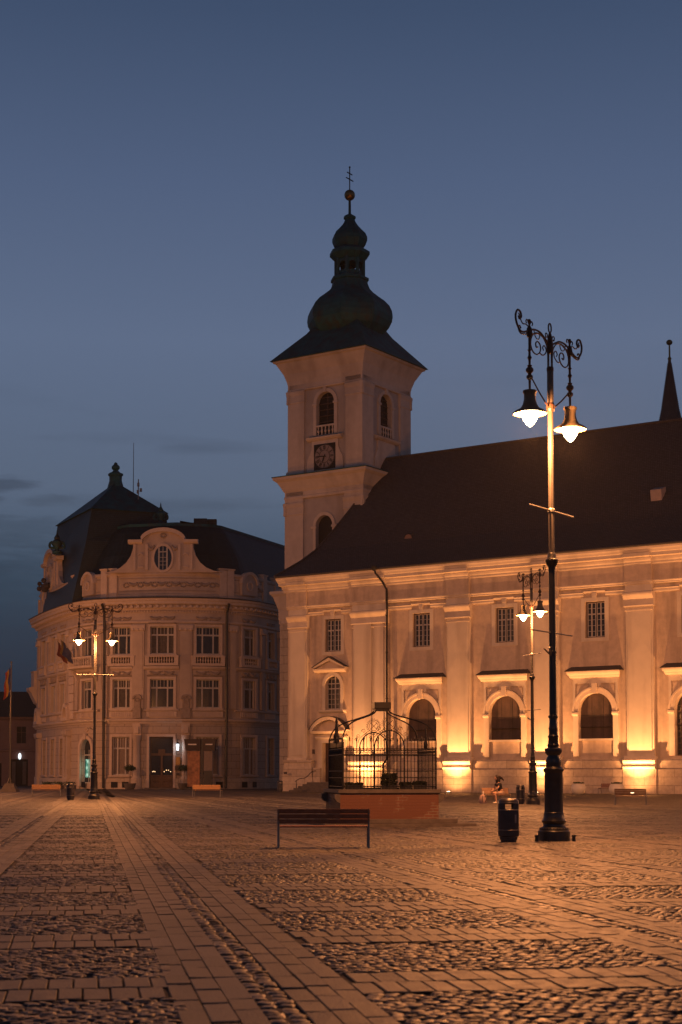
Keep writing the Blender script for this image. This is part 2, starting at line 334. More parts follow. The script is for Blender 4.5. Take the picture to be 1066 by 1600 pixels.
# ------------------------------------------------------------------ THE SETTING: square and paving
g = MB(); g.add([(-500, -60, -.016), (500, -60, -.016), (500, 700, -.016), (-500, 700, -.016)], [(0, 1, 2, 3)], raw=True)
tag(g.build('ground', M['joint']), kind='structure')
BANDS = [(-20.9, .112), (-17.1, .12), (-13.35, .128), (-9.6, .135), (-5.9, .142), (-2.25, .150), (1.277, .162), (5.95, .197), (10.4, .215), (14.8, .23), (19.3, .245), (24, .26), (29, .275), (34, .29)]
CQ = (-.161, .987); Q0 = 11.35; DQ = 3.25; FARY = 58.; FARS = 104.
def q_of(x, y): return CQ[0] * x + CQ[1] * y
def stones(name, m, cx, cy, hx, hy, ang, top, dome, tilt, jit, key, rim_=.72, smooth=True):
    """many separate paving stones as one mesh: 4x4 grid each, rim sunk, middle raised"""
    n = len(cx); g4 = np.array([-1, -rim_, rim_, 1.]) ; gx, gy = np.meshgrid(g4, g4); gx = gx.ravel(); gy = gy.ravel()
    rim = (np.abs(gx) == 1) | (np.abs(gy) == 1); corner = (np.abs(gx) == 1) & (np.abs(gy) == 1)
    lx = gx[None] * hx[:, None] * np.where(corner, .9, 1)[None]; ly = gy[None] * hy[:, None] * np.where(corner, .9, 1)[None]
    lx = lx + rng.normal(0, 1, lx.shape) * jit * hx[:, None]; ly = ly + rng.normal(0, 1, ly.shape) * jit * hy[:, None]
    ca = np.cos(ang)[:, None]; sa = np.sin(ang)[:, None]
    X = cx[:, None] + lx * ca - ly * sa; Y = cy[:, None] + lx * sa + ly * ca
    Z = top[:, None] + np.where(rim, -dome, 0)[None] + (lx * tilt[0][:, None] + ly * tilt[1][:, None]) + rng.normal(0, .0012, lx.shape)
    V = np.stack([X, Y, Z], -1).reshape(-1, 3).astype(np.float32)
    f0 = np.array([[r * 4 + c, r * 4 + c + 1, (r + 1) * 4 + c + 1, (r + 1) * 4 + c] for r in range(3) for c in range(3)])
    Fa = (f0[None] + (np.arange(n) * 16)[:, None, None]).reshape(-1, 4).astype(np.int32)
    me = bpy.data.meshes.new(name); me.vertices.add(len(V)); me.vertices.foreach_set('co', V.ravel())
    me.loops.add(Fa.size); me.loops.foreach_set('vertex_index', Fa.ravel()); me.polygons.add(len(Fa))
    me.polygons.foreach_set('loop_start', np.arange(0, Fa.size, 4, dtype=np.int32)); me.polygons.foreach_set('loop_total', np.full(len(Fa), 4, np.int32))
    me.update(calc_edges=True); me.polygons.foreach_set('use_smooth', np.full(len(Fa), smooth))
    at = me.attributes.new('rnd', 'FLOAT', 'POINT'); at.data.foreach_set('value', np.repeat(rng.random(n), 16).astype(np.float32))
    me.materials.append(m); return tag(link(name, me), kind=key)
def band_pos(x, y):
    """nearest long band: signed distance across it"""
    d = np.stack([x + b * y - a for a, b in BANDS]) * .985; i = np.abs(d).argmin(0); return np.take_along_axis(d, i[None], 0)[0]
def grids(sp_x, sp_y, qlo, qhi, jx):
    P = np.arange(-26, 34, sp_x); Qs = np.arange(qlo, qhi, sp_y); p, q = np.meshgrid(P, Qs)
    p = p + (np.arange(len(Qs))[:, None] % 2) * sp_x * jx
    p = p.ravel(); q = q.ravel(); return p * .987 - q * .161, p * .161 + q * .987   # x, y
HB = .64
# river cobbles in the fields
x, y = grids(.104, .094, 8, FARY, .5)
x = x + rng.normal(0, .014, x.shape); y = y + rng.normal(0, .012, y.shape)
ok = (np.abs(x) < .235 * y + 4.0) & (y > 8.2)
x = x[ok]; y = y[ok]; qq = q_of(x, y); ph = (qq - Q0 + DQ / 2) % DQ - DQ / 2; bp_ = band_pos(x, y)
fld = (np.abs(ph) > .60) & (np.abs(bp_) > HB); x1 = x[fld]; y1 = y[fld]; n = len(x1)
stones('cobble_paving', M['cobble'], x1, y1, rng.uniform(.040, .058, n), rng.uniform(.036, .051, n), rng.normal(.16, .3, n), rng.normal(.0, .003, n), .011, (rng.normal(0, .05, n), rng.normal(0, .05, n)), .07, 'structure')
# gutter cobbles along each long band
gx_, gy_ = [], []
for a, b in BANDS:
    for yy in np.arange(8.2, FARY, .16):
        for off in (-.072, .058): gx_.append(a - b * yy + off + random.gauss(0, .008)); gy_.append(yy + random.gauss(0, .02) + off * .4)
gx_ = np.array(gx_); gy_ = np.array(gy_); ok = np.abs(gx_) < .235 * gy_ + 4; gx_ = gx_[ok]; gy_ = gy_[ok]; n = len(gx_)
stones('gutter_paving', M['cobble'], gx_, gy_, rng.uniform(.050, .064, n), rng.uniform(.056, .078, n), rng.normal(.16, .2, n), rng.normal(-.005, .003, n), .010, (rng.normal(0, .05, n), rng.normal(0, .05, n)), .05, 'structure')
# sawn setts: long bands (columns either side of the gutter) and cross bands (two rows)
sxs, sys_, shx, shy, san = [], [], [], [], []
for a, b in BANDS:
    an = math.atan(b)
    for off in (-.598, -.413, -.228, .21, .39, .56):
        wd = .0925 if off < 0 else .0875
        yy = 8.0 + random.random() * .6
        while yy < FARS:
            ln = random.choice((.48, .62, .80, .66)); yc = yy + ln / 2
            xc = a - b * yc + off
            if abs(xc) < .235 * yc + 4: sxs.append(xc); sys_.append(yc); shx.append(wd - .004); shy.append(ln / 2 - .004); san.append(an)
            yy += ln
k0 = int((8 - Q0) / DQ) - 1
for k in range(k0, int((FARS - Q0) / DQ) + 2):
    for row in (-.29, .29):
        q = Q0 + k * DQ + row; p = -26 + random.random() * .2
        while p < 34:
            wdt = random.choice((.17, .18, .19, .2)); pc = p + wdt / 2; xc = pc * .987 - q * .161; yc = pc * .161 + q * .987
            if 8.2 < yc < FARS and abs(xc) < .235 * yc + 4 and min(abs(xc + b2 * yc - a2) for a2, b2 in BANDS) * .985 > HB + .03:
                sxs.append(xc); sys_.append(yc); shx.append(wdt / 2 - .007); shy.append(.272); san.append(.162)
            p += wdt
n = len(sxs)
stones('sett_paving', M['sett'], np.array(sxs), np.array(sys_), np.array(shx), np.array(shy), np.array(san), rng.normal(.003, .0022, n), .007, (rng.normal(0, .012, n), rng.normal(0, .004, n)), .006, 'structure', .95, False)
# beyond, where single stones no longer show: sheets of the same two stones
far = MB()
for sg in (-1, 1): far.add([(sg * 160, -60, -.010), (sg * 5.9, -60, -.010), (sg * 5.9, 8.2, -.010), (sg * (.235 * FARY + 3.95), FARY, -.010), (sg * 160, FARY, -.010)], [(0, 1, 2, 3, 4)[::sg]], raw=True)
far.add([(-5.9, -60, -.010), (5.9, -60, -.010), (5.9, 8.2, -.010), (-5.9, 8.2, -.010)], [(0, 1, 2, 3)], raw=True)
far.add([(-160, FARY, -.010), (160, FARY, -.010), (160, 215, -.010), (-160, 215, -.010)], [(0, 1, 2, 3)], raw=True)
ALLB = sorted([(-20.9 - 3.75 * i, .112 - .007 * i) for i in range(1, 6)] + BANDS)
strips = MB()
for a, b in ALLB:
    for (o0, o1) in ((-.64, -.13), (.13, .64)):
        ys = np.linspace(FARS, 175, 6)
        for y0_, y1_ in zip(ys, ys[1:]):
            strips.add([(a - b * y0_ + o0, y0_, -.006), (a - b * y0_ + o1, y0_, -.006), (a - b * y1_ + o1, y1_, -.006), (a - b * y1_ + o0, y1_, -.006)], [(0, 1, 2, 3)], raw=True)
for k in range(int((FARS - Q0) / DQ), int((175 - Q0) / DQ)):
    q0_ = Q0 + k * DQ - .58; q1_ = q0_ + 1.16
    for (A0, A1) in zip(ALLB, ALLB[1:]):
        P = []
        for (ab, off, q) in ((A0, .66, q0_), (A1, -.66, q0_), (A1, -.66, q1_), (A0, .66, q1_)):
            # intersection of band line x = a - b y + off with q = const
            yy = (q + .161 * (ab[0] + off)) / (.987 + .161 * ab[1]); P.append((ab[0] - ab[1] * yy + off, yy, -.006))
        if min(p[1] for p in P) > FARS and abs(P[0][0]) < 70: strips.add(P, [(0, 1, 2, 3)], raw=True)
M['farcob'] = brickmat('far_cobbles', (.054, .049, .046), (.042, .038, .036), (.03, .026, .024), .22, .18, .02, rough=.6, bump=.8, noise=.35, axes='XY')  # cobble and joint colours darkened for the bump shadows a flat sheet lacks
M['farsett'] = brickmat('far_setts', (.125, .105, .09), (.10, .085, .073), (.05, .042, .038), .36, .6, .02, rough=.65, bump=.4, noise=.25, axes='XY')
tag(far.build('far_cobble_paving', M['farcob'], recalc=False), kind='structure'); tag(strips.build('far_sett_paving', M['farsett'], recalc=False), kind='structure')
# wooded hill beyond the roofs
hb = MB(); nx, ny = 60, 10; vs = []
for j in range(ny):
    for i in range(nx):
        X = -170 + i * 3.4; Y = 285 + j * 12
        h = 24 * math.sin(PI * min(1, max(0, (j + .5) / ny))) * (.75 + .25 * math.sin(i * .13 + .5)) + random.gauss(0, .5) - 3 + (1.6 * math.sin(i * .9) * math.sin(j * 1.3))
        vs.append((X, Y, max(-1, h)))
hb.add(vs, [(j * nx + i, j * nx + i + 1, (j + 1) * nx + i + 1, (j + 1) * nx + i) for j in range(ny - 1) for i in range(nx - 1)], raw=True)
tag(hb.build('hill', M['hillm'], smooth=True, recalc=False), kind='structure')
# ------------------------------------------------------------------ CHURCH
CA = (-4.8, 141.0, 0); CRZ = math.atan2(-0.56287146, 0.82654444)
church = thing('church', 'large cream plastered church with long dark tiled roof and onion domed bell tower', 'church', CA, CRZ)
SEND = 54.0
PIL = [(.35, 2.30), (7.24, 10.75), (16.80, 19.02), (24.95, 27.2), (33.05, 35.32), (41.3, 43.5), (49.5, 51.7)]
BC = [4.95, 14.13, 22.17, 30.30, 38.42, 46.5]
H0 = -.02
hs_low, hs_up = [], []
for i, c in enumerate(BC):
    hs_up.append((c - .86, c + .86, 12.4, 15.3, 0))
    if i == 0: hs_low += [(4.16, 5.81, 7.27, 9.42, 1.0)]
    else: hs_low.append((c - 1.47, c + 1.47, 2.95 if i != 4 else 2.95, 6.55, .98))
wl = MB()
wl.wall(0, SEND, 5.3, 11.0, [(h[0], h[1], 5.3 if h[2] < 5.3 else h[2], h[3], h[4]) for h in hs_low], depth=.45)
wl.wall(0, SEND, 2.6, 5.3, [(3.9, 6.0, 2.6, 4.3, 0)] + [(c - 1.47, c + 1.47, 2.95, 5.3, 0) for c in BC[1:]], depth=.45)
wl.wall(0, SEND, 11.0, 19.2, hs_up, depth=.38)
wl.wall(0, SEND, H0, 2.6, [(3.9, 6.0, .84, 2.6, 0)], depth=.45)
wl.box(0, SEND, -27.4, -27.0, 0, 19.2); wl.box(0, .3, -27, -.01, 0, 19.2); wl.box(SEND - .3, SEND, -27, -.01, 0, 19.2)
wl.build('wall', M['wallpl'], church, recalc=False)
# plinth with stepped top
pl = MB(); brk = [(-.45, 3.0, 1), (3.0, 3.85, 0), (6.05, 6.9, 0)]
def plprof(o): return [(0, H0), (o, H0), (o, 1.9), (o - .12, 2.02), (o - .12, 2.58), (o - .2, 2.72), (0, 2.72)]
edges = [6.05]
for a, b in PIL[1:]: edges += [a - .25, b + .25]
edges.append(SEND)
for a, b in zip(edges[::2], edges[1::2]): pl = MB(); pl.mould(a, b, plprof(.45)); pl.build('plinth', M['plinth'], church)
for i, (a, b) in enumerate(PIL):
    p = MB()
    if i == 0:
        p.hexa([(-.32, -.62, H0), (3.2, -.62, H0), (3.2, 0, H0), (-.32, 0.6, H0), (-.12, -.42, 2.55), (2.85, -.42, 2.55), (2.85, 0, 2.55), (-.12, .6, 2.55)])
        p.mould(-.18, 2.95, [(-.5, 2.55), (.48, 2.55), (.52, 2.62), (.48, 2.72), (.5, 2.8), (-.5, 2.8)])
        p.box(3.1, 3.85, 0, .45, H0, 2.1)
    else:
        p.mould(a - .25, b + .25, [(0, H0), (.60, H0), (.60, 1.15), (.575, 1.2), (.575, 1.95), (0, 1.95)])
    p.build('pedestal', M['plinth'], church)
    p = MB()
    if i: p.mould(a - .2, b + .2, [(0, 1.95), (.72, 1.95), (.78, 2.02), (.78, 2.12), (.66, 2.2), (.66, 2.42), (.74, 2.5), (.74, 2.62), (.5, 2.75), (.45, 2.95), (0, 2.95)])
    else: p.mould(a - .1, b + .1, [(0, 2.8), (.5, 2.8), (.45, 3.0), (0, 3.0)])
    p.build('pedestal_moulding', M['cornice'], church)
    p = MB(); z0 = 2.9
    p.box(a, b, 0, .28, z0, 16.45)
    if i == 1: p.box(a + .22, 9.25, .28, .42, z0, 14.7); p.box(9.55, b - .25, .28, .36, z0, 14.7)
    else: p.box(a + .16, b - .16, .28, .34, z0 + .3, 14.5)
    p.box(a - .0, b, .28, .36, 15.75, 16.45); q = p.build('pilaster', M['plaster'], church)
    p = MB(); p.mould(a - .12, b + .12, [(0, 14.62), (.42, 14.62), (.46, 14.72), (.40, 14.82), (.40, 15.2), (.5, 15.34), (.62, 15.5), (.66, 15.6), (.66, 15.72), (.34, 15.8), (0, 15.8)])
    p.build('capital', M['cornice'], q); p = MB(); p.mould(a - .05, b + .05, [(.28, 14.30), (.37, 14.32), (.37, 14.42), (.28, 14.44)]); p.build('necking', M['cornice'], q)
# entablature : architrave, frieze, main cornice with breaks over the pilasters
fr = MB(); fr.box(-.05, SEND, 0, .22, 16.62, 18.0)
for a, b in PIL: fr.box(a, b, .22, .42, 16.62, 18.0)
fr.build('frieze', M['wallpl'], church)
ar = MB(); 
def arch_prof(o): return [(0, 16.36), (o, 16.36), (o + .05, 16.42), (o + .05, 16.5), (o + .12, 16.58), (o + .12, 16.66), (0, 16.7)]
xs = 0.0
for a, b in PIL:
    ar.mould(xs, a, arch_prof(.18)); ar.mould(a - .02, b + .02, arch_prof(.40)); xs = b
ar.mould(xs, SEND, arch_prof(.18)); ar.build('architrave', M['cornice'], church)
def corn(o): return [(0, 17.9), (o + .02, 17.9), (o + .08, 18.0), (o + .08, 18.12), (o + .17, 18.22), (o + .21, 18.36), (o + .21, 18.46), (o + .42, 18.52), (o + .42, 18.78), (o + .48, 18.82), (o + .53, 18.98), (o + .60, 19.1), (o + .62, 19.28), (0, 19.32)]
cn = MB(); cn.mould(0, SEND, corn(.22), e0=1)
for a, b in PIL: cn.mould(a, b, [(o if j in (0, 13) else o + .003 , z - (.0 if j else 0)) for j, (o, z) in enumerate([(0, 17.88)] + [(p[0] + .18, p[1]) for p in corn(.22)[1:9]] + [(.80, 18.75), (.72, 18.76), (.6, 18.7), (.4, 18.6), (0, 18.6)])])
# return of the cornice round the west corner
vs = []
cw = corn(.22); m_ = len(cw)
vs = [(-o, o, z) for o, z in cw] + [(-o, -6.0, z) for o, z in cw]
cn.add(vs, [(j, j + m_, (j + 1) % m_ + m_, (j + 1) % m_) for j in range(m_)])
cn.build('cornice', M['cornice'], church)
# secondary moulding between pilasters, dropping round the upper windows
for i, c in enumerate(BC):
    a = PIL[i][1]; b = PIL[i + 1][0]
    m = MB()
    for (p, q) in ((a, c - .95), (c + .95, b)): m.mould(p, q, [(0, 15.72), (.10, 15.72), (.14, 15.82), (.14, 15.95), (.2, 16.02), (0, 16.08)])
    m.mould(c - .95, c + .95, [(0, 15.98), (.12, 15.98), (.2, 16.12), (0, 16.2)]); m.box(c - .2, c + .2, 0, .17, 15.72, 16.0)
    m.build('string_moulding', M['cornice'], church)
# windows
def sash(mb, a, b, z0, z1, o, cols, rows, tr, bw=.028):
    for k in range(cols + 1):
        x = a + (b - a) * k / cols; t = bw * (1.9 if k in (0, cols, cols // 2) else .55); mb.box(x - t if k else x, x + t if k < cols else x, o, o + .05, z0, z1)
    for k in range(rows + 1):
        z = z0 + (z1 - z0) * k / rows; t = bw * (1.9 if k in (0, rows, tr) else .55); mb.box(a, b, o + .003, o + .047, max(z0, z - t), min(z1, z + t))
M['muntin'] = mat('grey_white_muntin', (.42, .40, .38), .6, var=.1)
M['casing'] = mat('dark_casing', (.10, .065, .05), .6, var=.2)
def uwin(c, f0, parent):
    w_ = MB(); z0, z1 = 12.4, 15.3; a, b = c - .86, c + .86
    for (p, q, r_, s_) in ((a, a + .1, z0, z1), (b - .1, b, z0, z1), (a, b, z0, z0 + .08), (a, b, z1 - .08, z1)): w_.box(p, q, -.34, -.22, r_, s_)
    o = w_.build('window', M['casing'], parent)
    p = MB(); p.box(a + .05, b - .05, -.37, -.33, z0 + .05, z1 - .05); p.build('pane', M['glass'], o)
    s = MB(); sash(s, a + .1, c - .04, z0 + .08, z1 - .08, -.31, 2, 6, 4); sash(s, c + .04, b - .1, z0 + .08, z1 - .08, -.31, 2, 6, 4); s.build('muntins', M['muntin'], o)
    s = MB(); W = .34
    for (p, q, r_, t_) in ((a - W, a, z0 - .3, z1 + .3), (b, b + W, z0 - .3, z1 + .3), (a, b, z1, z1 + .3), (a, b, z0 - .3, z0)): s.box(p, q, 0, .05, r_, t_)
    s.box(c - .18, c + .18, .05, .13, z1 + .0, z1 + .45); s.build('surround', M['plaster'], o)
for c in BC: uwin(c, None, church)
# arched blind windows with hood, frame block, archivolt
for i, c in enumerate(BC[1:], 1):
    w_ = MB(); r = 1.47; zt = 6.55
    pts = [(c - r, 4.36), (c + r, 4.36)] + [(c + r * math.cos(PI * k / 20), zt + r * .98 * math.sin(PI * k / 20)) for k in range(21)]
    o = None
    if i != 4:
        w_.poly(pts, -.40, -.34); o = w_.build('blind_window', M['board'], church)
        s = MB()
        for k in (-.5, .5): s.box(c + k - .012, c + k + .012, -.34, -.33, 4.4, 7.7)
        s.box(c - r, c + r, -.34, -.328, 6.2, 6.23); s.build('seam', M['black'], o)
        s = MB(); s.box(c - r, c + r, -.43, .10, 4.2, 4.36); s.build('sill', M['plaster'], o)
        s = MB(); s.box(c - r + .002, c + r - .002, -.4, -.10, 2.93, 4.2); s.build('apron', M['wallpl'], o)
    else:
        pts2 = [(c - r, 2.95), (c + r, 2.95)] + pts[2:]; w_.poly(pts2, -.43, -.40); o = w_.build('arched_window', M['glass'], church)
        s = MB()
        for k in range(9):
            x = c - r + 2 * r * k / 8; h = math.sqrt(max(0, 1 - ((x - c) / r) ** 2)) * r * .98; t = .06 if k in (0, 4, 8) else .02; s.box(max(c - r, x - t), min(c + r, x + t), -.39, -.34, 2.95, zt + h)
        for k in range(11):
            z = 2.95 + k * .48; hw = r if z < zt else math.sqrt(max(0, 1 - ((z - zt) / (r * .98)) ** 2)) * r; t = .06 if k in (0, 5, 7) else .02; s.box(c - hw, c + hw, -.388, -.342, z, z + 2 * t)
        s.build('muntins', M['casing'], o)
    f = MB(); a, b = c - 1.95, c + 1.95
    rects = [(a, c - 1.5, 2.95, 6.2), (c + 1.5, b, 2.95, 6.2), (a, b, 8.75, 9.3), (a, a + .22, 6.2, 8.75), (b - .22, b, 6.2, 8.75)]
    for (p, q, z0, z1) in rects: f.box(p, q, 0, .10, z0, z1)
    f.box(c - .5, c + .5, 0, .125, 8.5, 8.75); f.build('surround', M['plaster'], o)
    f = MB(); f.ring(c, zt, 1.47, 1.88, -.02, .2, n=22, ry=.985); f.ring(c, zt, 1.8, 1.95, .0, .26, n=22, ry=.985); f.box(c - .2, c + .2, .0, .33, 7.95, 8.75)
    for sg in (-1, 1): f.mould(min(c + sg * 1.47, c + sg * 2.0), max(c + sg * 1.47, c + sg * 2.0), [(0, 6.2), (.2, 6.2), (.28, 6.32), (.28, 6.45), (.2, 6.52), (0, 6.52)])
    f.build('archivolt', M['cornice'], o)
    for sg in (-1, 1):
        f = MB(); f.poly([(c + sg * 1.62, 8.6), (c + sg * .62, 8.6), (c + sg * .72, 8.42), (c + sg * 1.1, 8.2), (c + sg * 1.4, 7.9), (c + sg * 1.6, 7.75)][:: -sg], .02, .06); f.build('spandrel_panel', M['wallpl'], o)
    hd = MB(); hd.mould(c - 2.05, c + 2.05, [(0, 9.2), (.18, 9.2), (.3, 9.32), (.34, 9.4), (.48, 9.5), (.56, 9.62), (.58, 9.72), (0, 9.74)], e0=.45, e1=.45); h_ = hd.build('window_hood', M['cornice'], church)
    hd = MB(); hd.hexa([(c - 2.45, -.62, 9.73), (c + 2.45, -.64, 9.73), (c + 2.45, .0, 9.73), (c - 2.45, .0, 9.73), (c - 2.42, -.62, 9.79), (c + 2.42, -.62, 9.79), (c + 2.12, -.005, 10.12), (c - 2.12, -.005, 10.12)])
    hd.build('hood_cover', M['darkroof'], h_)
# first bay : small arched window with pediment, portal below
c = 4.985; r = .825; zt = 9.42
w_ = MB(); w_.poly([(c - r, 7.27), (c + r, 7.27)] + [(c + r * math.cos(PI * k / 16), zt + r * math.sin(PI * k / 16)) for k in range(17)], -.42, -.38); aw = w_.build('arched_window', M['glass'], church)
s = MB()
for k in range(5):
    x = c - r + 2 * r * k / 4; h = math.sqrt(max(0, 1 - ((x - c) / r) ** 2)) * r; t = .055 if k in (0, 2, 4) else .02; s.box(max(c - r, x - t), min(c + r, x + t), -.37, -.32, 7.3, zt + h)
for k in range(7):
    z = 7.27 + k * .45; hw = r if z < zt else math.sqrt(max(0, 1 - ((z - zt) / r) ** 2)) * r; t = .045 if k in (0, 4, 5) else .018; s.box(c - hw, c + hw, -.368, -.322, z, z + 2 * t)
s.build('muntins', M['muntin'], aw)
s = MB(); s.ring(c, zt, r, r + .3, -.02, .14, n=18); s.box(c - r - .3, c - r, -.0, .135, 7.2, zt); s.box(c + r, c + r + .3, 0, .135, 7.2, zt); s.mould(c - 1.45, c + 1.45, [(0, 6.95), (.14, 6.98), (.26, 7.1), (.28, 7.2), (0, 7.24)]); s.build('surround', M['plaster'], aw)
s = MB(); s.mould(3.1, 6.5, [(0, 10.55), (.2, 10.55), (.36, 10.68), (.5, 10.74), (.52, 10.86), (0, 10.88)]); pd = s.build('pediment', M['cornice'], church)
s = MB()
for sg in (-1, 1):
    s.poly([(4.8 + sg * 1.78, 10.86), (4.8 + sg * 1.78, 11.0), (4.8, 11.85), (4.8, 11.6)][::sg], 0, .5)
s.build('raking_moulding', M['cornice'], pd); s = MB(); s.poly([(3.2, 10.87), (6.4, 10.87), (4.8, 11.65)], 0, .2); s.build('tympanum', M['wallpl'], pd)
s = MB(); s.poly([(2.95, 11.0), (3.02, 10.98), (4.8, 11.86), (6.58, 10.98), (6.65, 11.0), (4.8, 11.98)], 0, .58); s.build('pediment_cover', M['darkroof'], pd)
# portal
d = MB(); d.box(3.9, 6.0, -.44, -.36, .84, 4.3); dr = d.build('door', M['wood'], church)
d = MB()
for x in (4.08, 5.02):
    for (z0, z1) in ((1.05, 2.0), (2.15, 3.15), (3.3, 4.1)): d.mould(x, x + .8, [(-.36, z0), (-.32, z0 + .05), (-.32, z1 - .05), (-.36, z1)])
d.build('door_panel', M['wood'], dr); d = MB(); d.tube([(4.86, .30, 2.15), (4.86, .26, 2.15), (4.78, .26, 2.15)], .02); d.build('handle', M['brass'], dr)
d = MB(); d.box(3.45, 3.9, 0, .22, .84, 4.6); d.box(6.0, 6.45, 0, .22, .84, 4.6); d.box(3.9, 6.0, 0, .22, 4.3, 4.6); d.mould(3.3, 6.6, [(0, 4.6), (.25, 4.6), (.4, 4.75), (.4, 4.85), (0, 4.88)]); d.box(3.5, 6.4, 0, .2, 4.88, 5.12)
po = d.build('portal', M['plaster'], church)
d = MB(); d.mould(2.95, 6.6, [(0, 5.1), (.5, 5.1), (.66, 5.24), (.7, 5.34), (0, 5.36)]); 
cc = 4.78; RR = 2.25; zc = 6.62 - RR; a0 = math.acos(1.98 / RR)
d.ring(cc, zc, RR - .28, RR, 0, .62, a0=a0, a1=PI - a0, n=16); d.build('arched_hood', M['cornice'], po)
d = MB(); d.poly([(cc + (RR - .28) * math.cos(a0 + (PI - 2 * a0) * k / 14), max(5.36, zc + (RR - .28) * math.sin(a0 + (PI - 2 * a0) * k / 14))) for k in range(15)], 0, .12); d.build('lunette', M['wallpl'], po)
d = MB(); d.ring(cc, zc, RR, RR + .05, 0, .7, a0=a0, a1=PI - a0, n=16); d.build('hood_cover', M['darkroof'], po)
d = MB()
for k in range(5): d.box(2.4 - .0 + k * .22 - .6, 7.3 - k * .12, 0, 2.3 - k * .38, H0 + k * .168, .15 + k * .168 + .002 * k)
d.build('steps', M['slab'], church)
d = MB(); d.tube([(2.2, -1.9, .9), (2.5, -1.6, 1.15), (2.9, -1.25, 1.25), (3.3, -.9, 1.75), (3.45, -.3, 1.85)], .035, smooth=4); d.tube([(2.3, -1.85, 0), (2.3, -1.85, .95)], .03); d.build('handrail', M['iron'], church)
d = MB(); d.box(2.72, 2.98, 0, .03, 3.35, 3.75); d.build('notice_plate', M['plaque'], church)
d = MB(); d.box(.28, .62, .95, .99, 1.55, 1.75); d.build('plate', M['plaque'], church)
# downpipe with rain head
d = MB(); d.tube([(10.1, -1.25, 19.35), (10.2, -1.15, 18.9), (10.55, -.62, 18.2), (10.86, -.40, 17.5), (10.9, -.40, 15.9), (10.9, -.45, 12), (10.9, -.45, 2.9), (10.9, -1.0, 2.4), (10.9, -1.0, .05)], .085, n=8)
for z in (4, 8, 12, 15.2): d.tube([(10.9, -.45, z), (10.9, -.45, z + .08)], .12, n=8)
d.lathe((10.1, -1.25, 19.1), [(.1, 0), (.2, .15), (.24, .3), (.24, .42)], n=10); d.build('downpipe', M['black'], church)
d = MB(); d.mould(-.85, SEND, [(.78, 19.30), (.88, 19.24), (.95, 19.32), (.95, 19.40), (.86, 19.42), (.78, 19.38)]); d.build('gutter', M['darkroof'], church)
# main roof (bell-cast) hipped against the tower on the west
PR = [(-.92, 19.38), (.6, 20.15), (2.4, 21.1), (4.3, 22.35), (6.4, 24.3), (8.8, 26.75), (10.9, 29.05), (12.6, 30.95), (13.7, 32.3)]
def west(t): return -.92 + 2.75 * (t + .92) / 14.62
vs = []; NR = len(PR)
for (t, z) in PR: vs += [(west(t), t, z), (SEND + .5, t, z)]
for (t, z) in PR[::-1][1:]: vs += [(west(t), 27.4 - t, z), (SEND + .5, 27.4 - t, z)]
fs = [(2 * j, 2 * j + 1, 2 * j + 3, 2 * j + 2) for j in range(2 * NR - 2)]
nn = 2 * NR - 1
fs.append(tuple(2 * j for j in range(nn))); fs.append(tuple(2 * j + 1 for j in range(nn))[::-1]); fs.append((0, 2 * nn - 2, 2 * nn - 1, 1))
rf = MB(); rf.add(vs, fs, raw=True); roof = rf.build('roof', M['roof'], church)
rd = MB(); rd.tube([(1.85, 13.7, 32.36), (SEND + .5, 13.7, 32.36)], .13, n=8)
rd.tube([(west(t) + .02, t, z + .06) for t, z in PR], .1, n=6); rd.build('ridge_tiles', M['roof'], roof)
def rz(t):
    for (a, b) in zip(PR, PR[1:]):
        if a[0] <= t <= b[0]: return a[1] + (b[1] - a[1]) * (t - a[0]) / (b[0] - a[0])
def eyebrow(s, t, wd, ht):
    z = rz(t); dm = MB(); vs = [(s - wd, t, z - .05)]; k = 10
    P = [(s - wd * math.cos(PI * i / k), ht * math.sin(PI * i / k)) for i in range(k + 1)]
    vs = [(p, t, z + h - .05) for p, h in P] + [(s + (p - s) * .7, t + ht * 1.15, z + h * .4 + ht * .9) for p, h in P]
    dm.add(vs, [(i, i + 1, i + k + 2, i + k + 1) for i in range(k)], raw=True); o = dm.build('dormer', M['roof'], roof, recalc=False)
    f = MB(); f.add([(p, t + .04, z + h * .93 - .05) for p, h in P], [tuple(range(k + 1))], raw=True); f.build('dormer_face', M['farwall'], o, recalc=False)
eyebrow(9.95, 4.6, .42, .52)
M['lid'] = mat('roof_hatch', (.34, .27, .25), .6)
hx = MB(); z = rz(6.4); hx.hexa([(32.6, 6.1, z - .4), (33.55, 6.1, z - .4), (33.55, 7.0, z + .4), (32.6, 7.0, z + .4), (32.6, 5.95, z + .62), (33.55, 5.95, z + .62), (33.55, 6.95, z + .95), (32.6, 6.95, z + .95)]); hx.build('roof_hatch', M['lid'], roof)
# ---- bell tower : frames for its four faces
TX0, TX1, TY0, TY1 = -7.0, 1.8, 9.5, 18.3; TCX, TCY = -2.6, 13.9
def tface(k):
    a = k * PI / 2
    def f(s, o, z):
        x = s - TCX; y = -(4.4 + o)      # front face in local coordinates
        return (TCX + x * math.cos(a) - y * math.sin(a), TCY + x * math.sin(a) + y * math.cos(a), z)
    return f
tf = [tface(k) for k in range(4)]
tw = MB(); tw.rbox(TCX - 4.95, TCX + 4.95, TCY - 4.95, TCY + 4.95, H0, 18.0); tw.build('tower_base', M['band'], church)
def ringmould(mb, hw, prof):
    for k in range(4):
        mb.map = tf[k]; P = [(o + hw, z) for o, z in prof]; m = len(P)
        vs = [(TCX - o, o - 4.4, z) for o, z in P] + [(TCX + o, o - 4.4, z) for o, z in P]
        mb.add(vs, [(j, j + m, (j + 1) % m + m, (j + 1) % m) for j in range(m)])
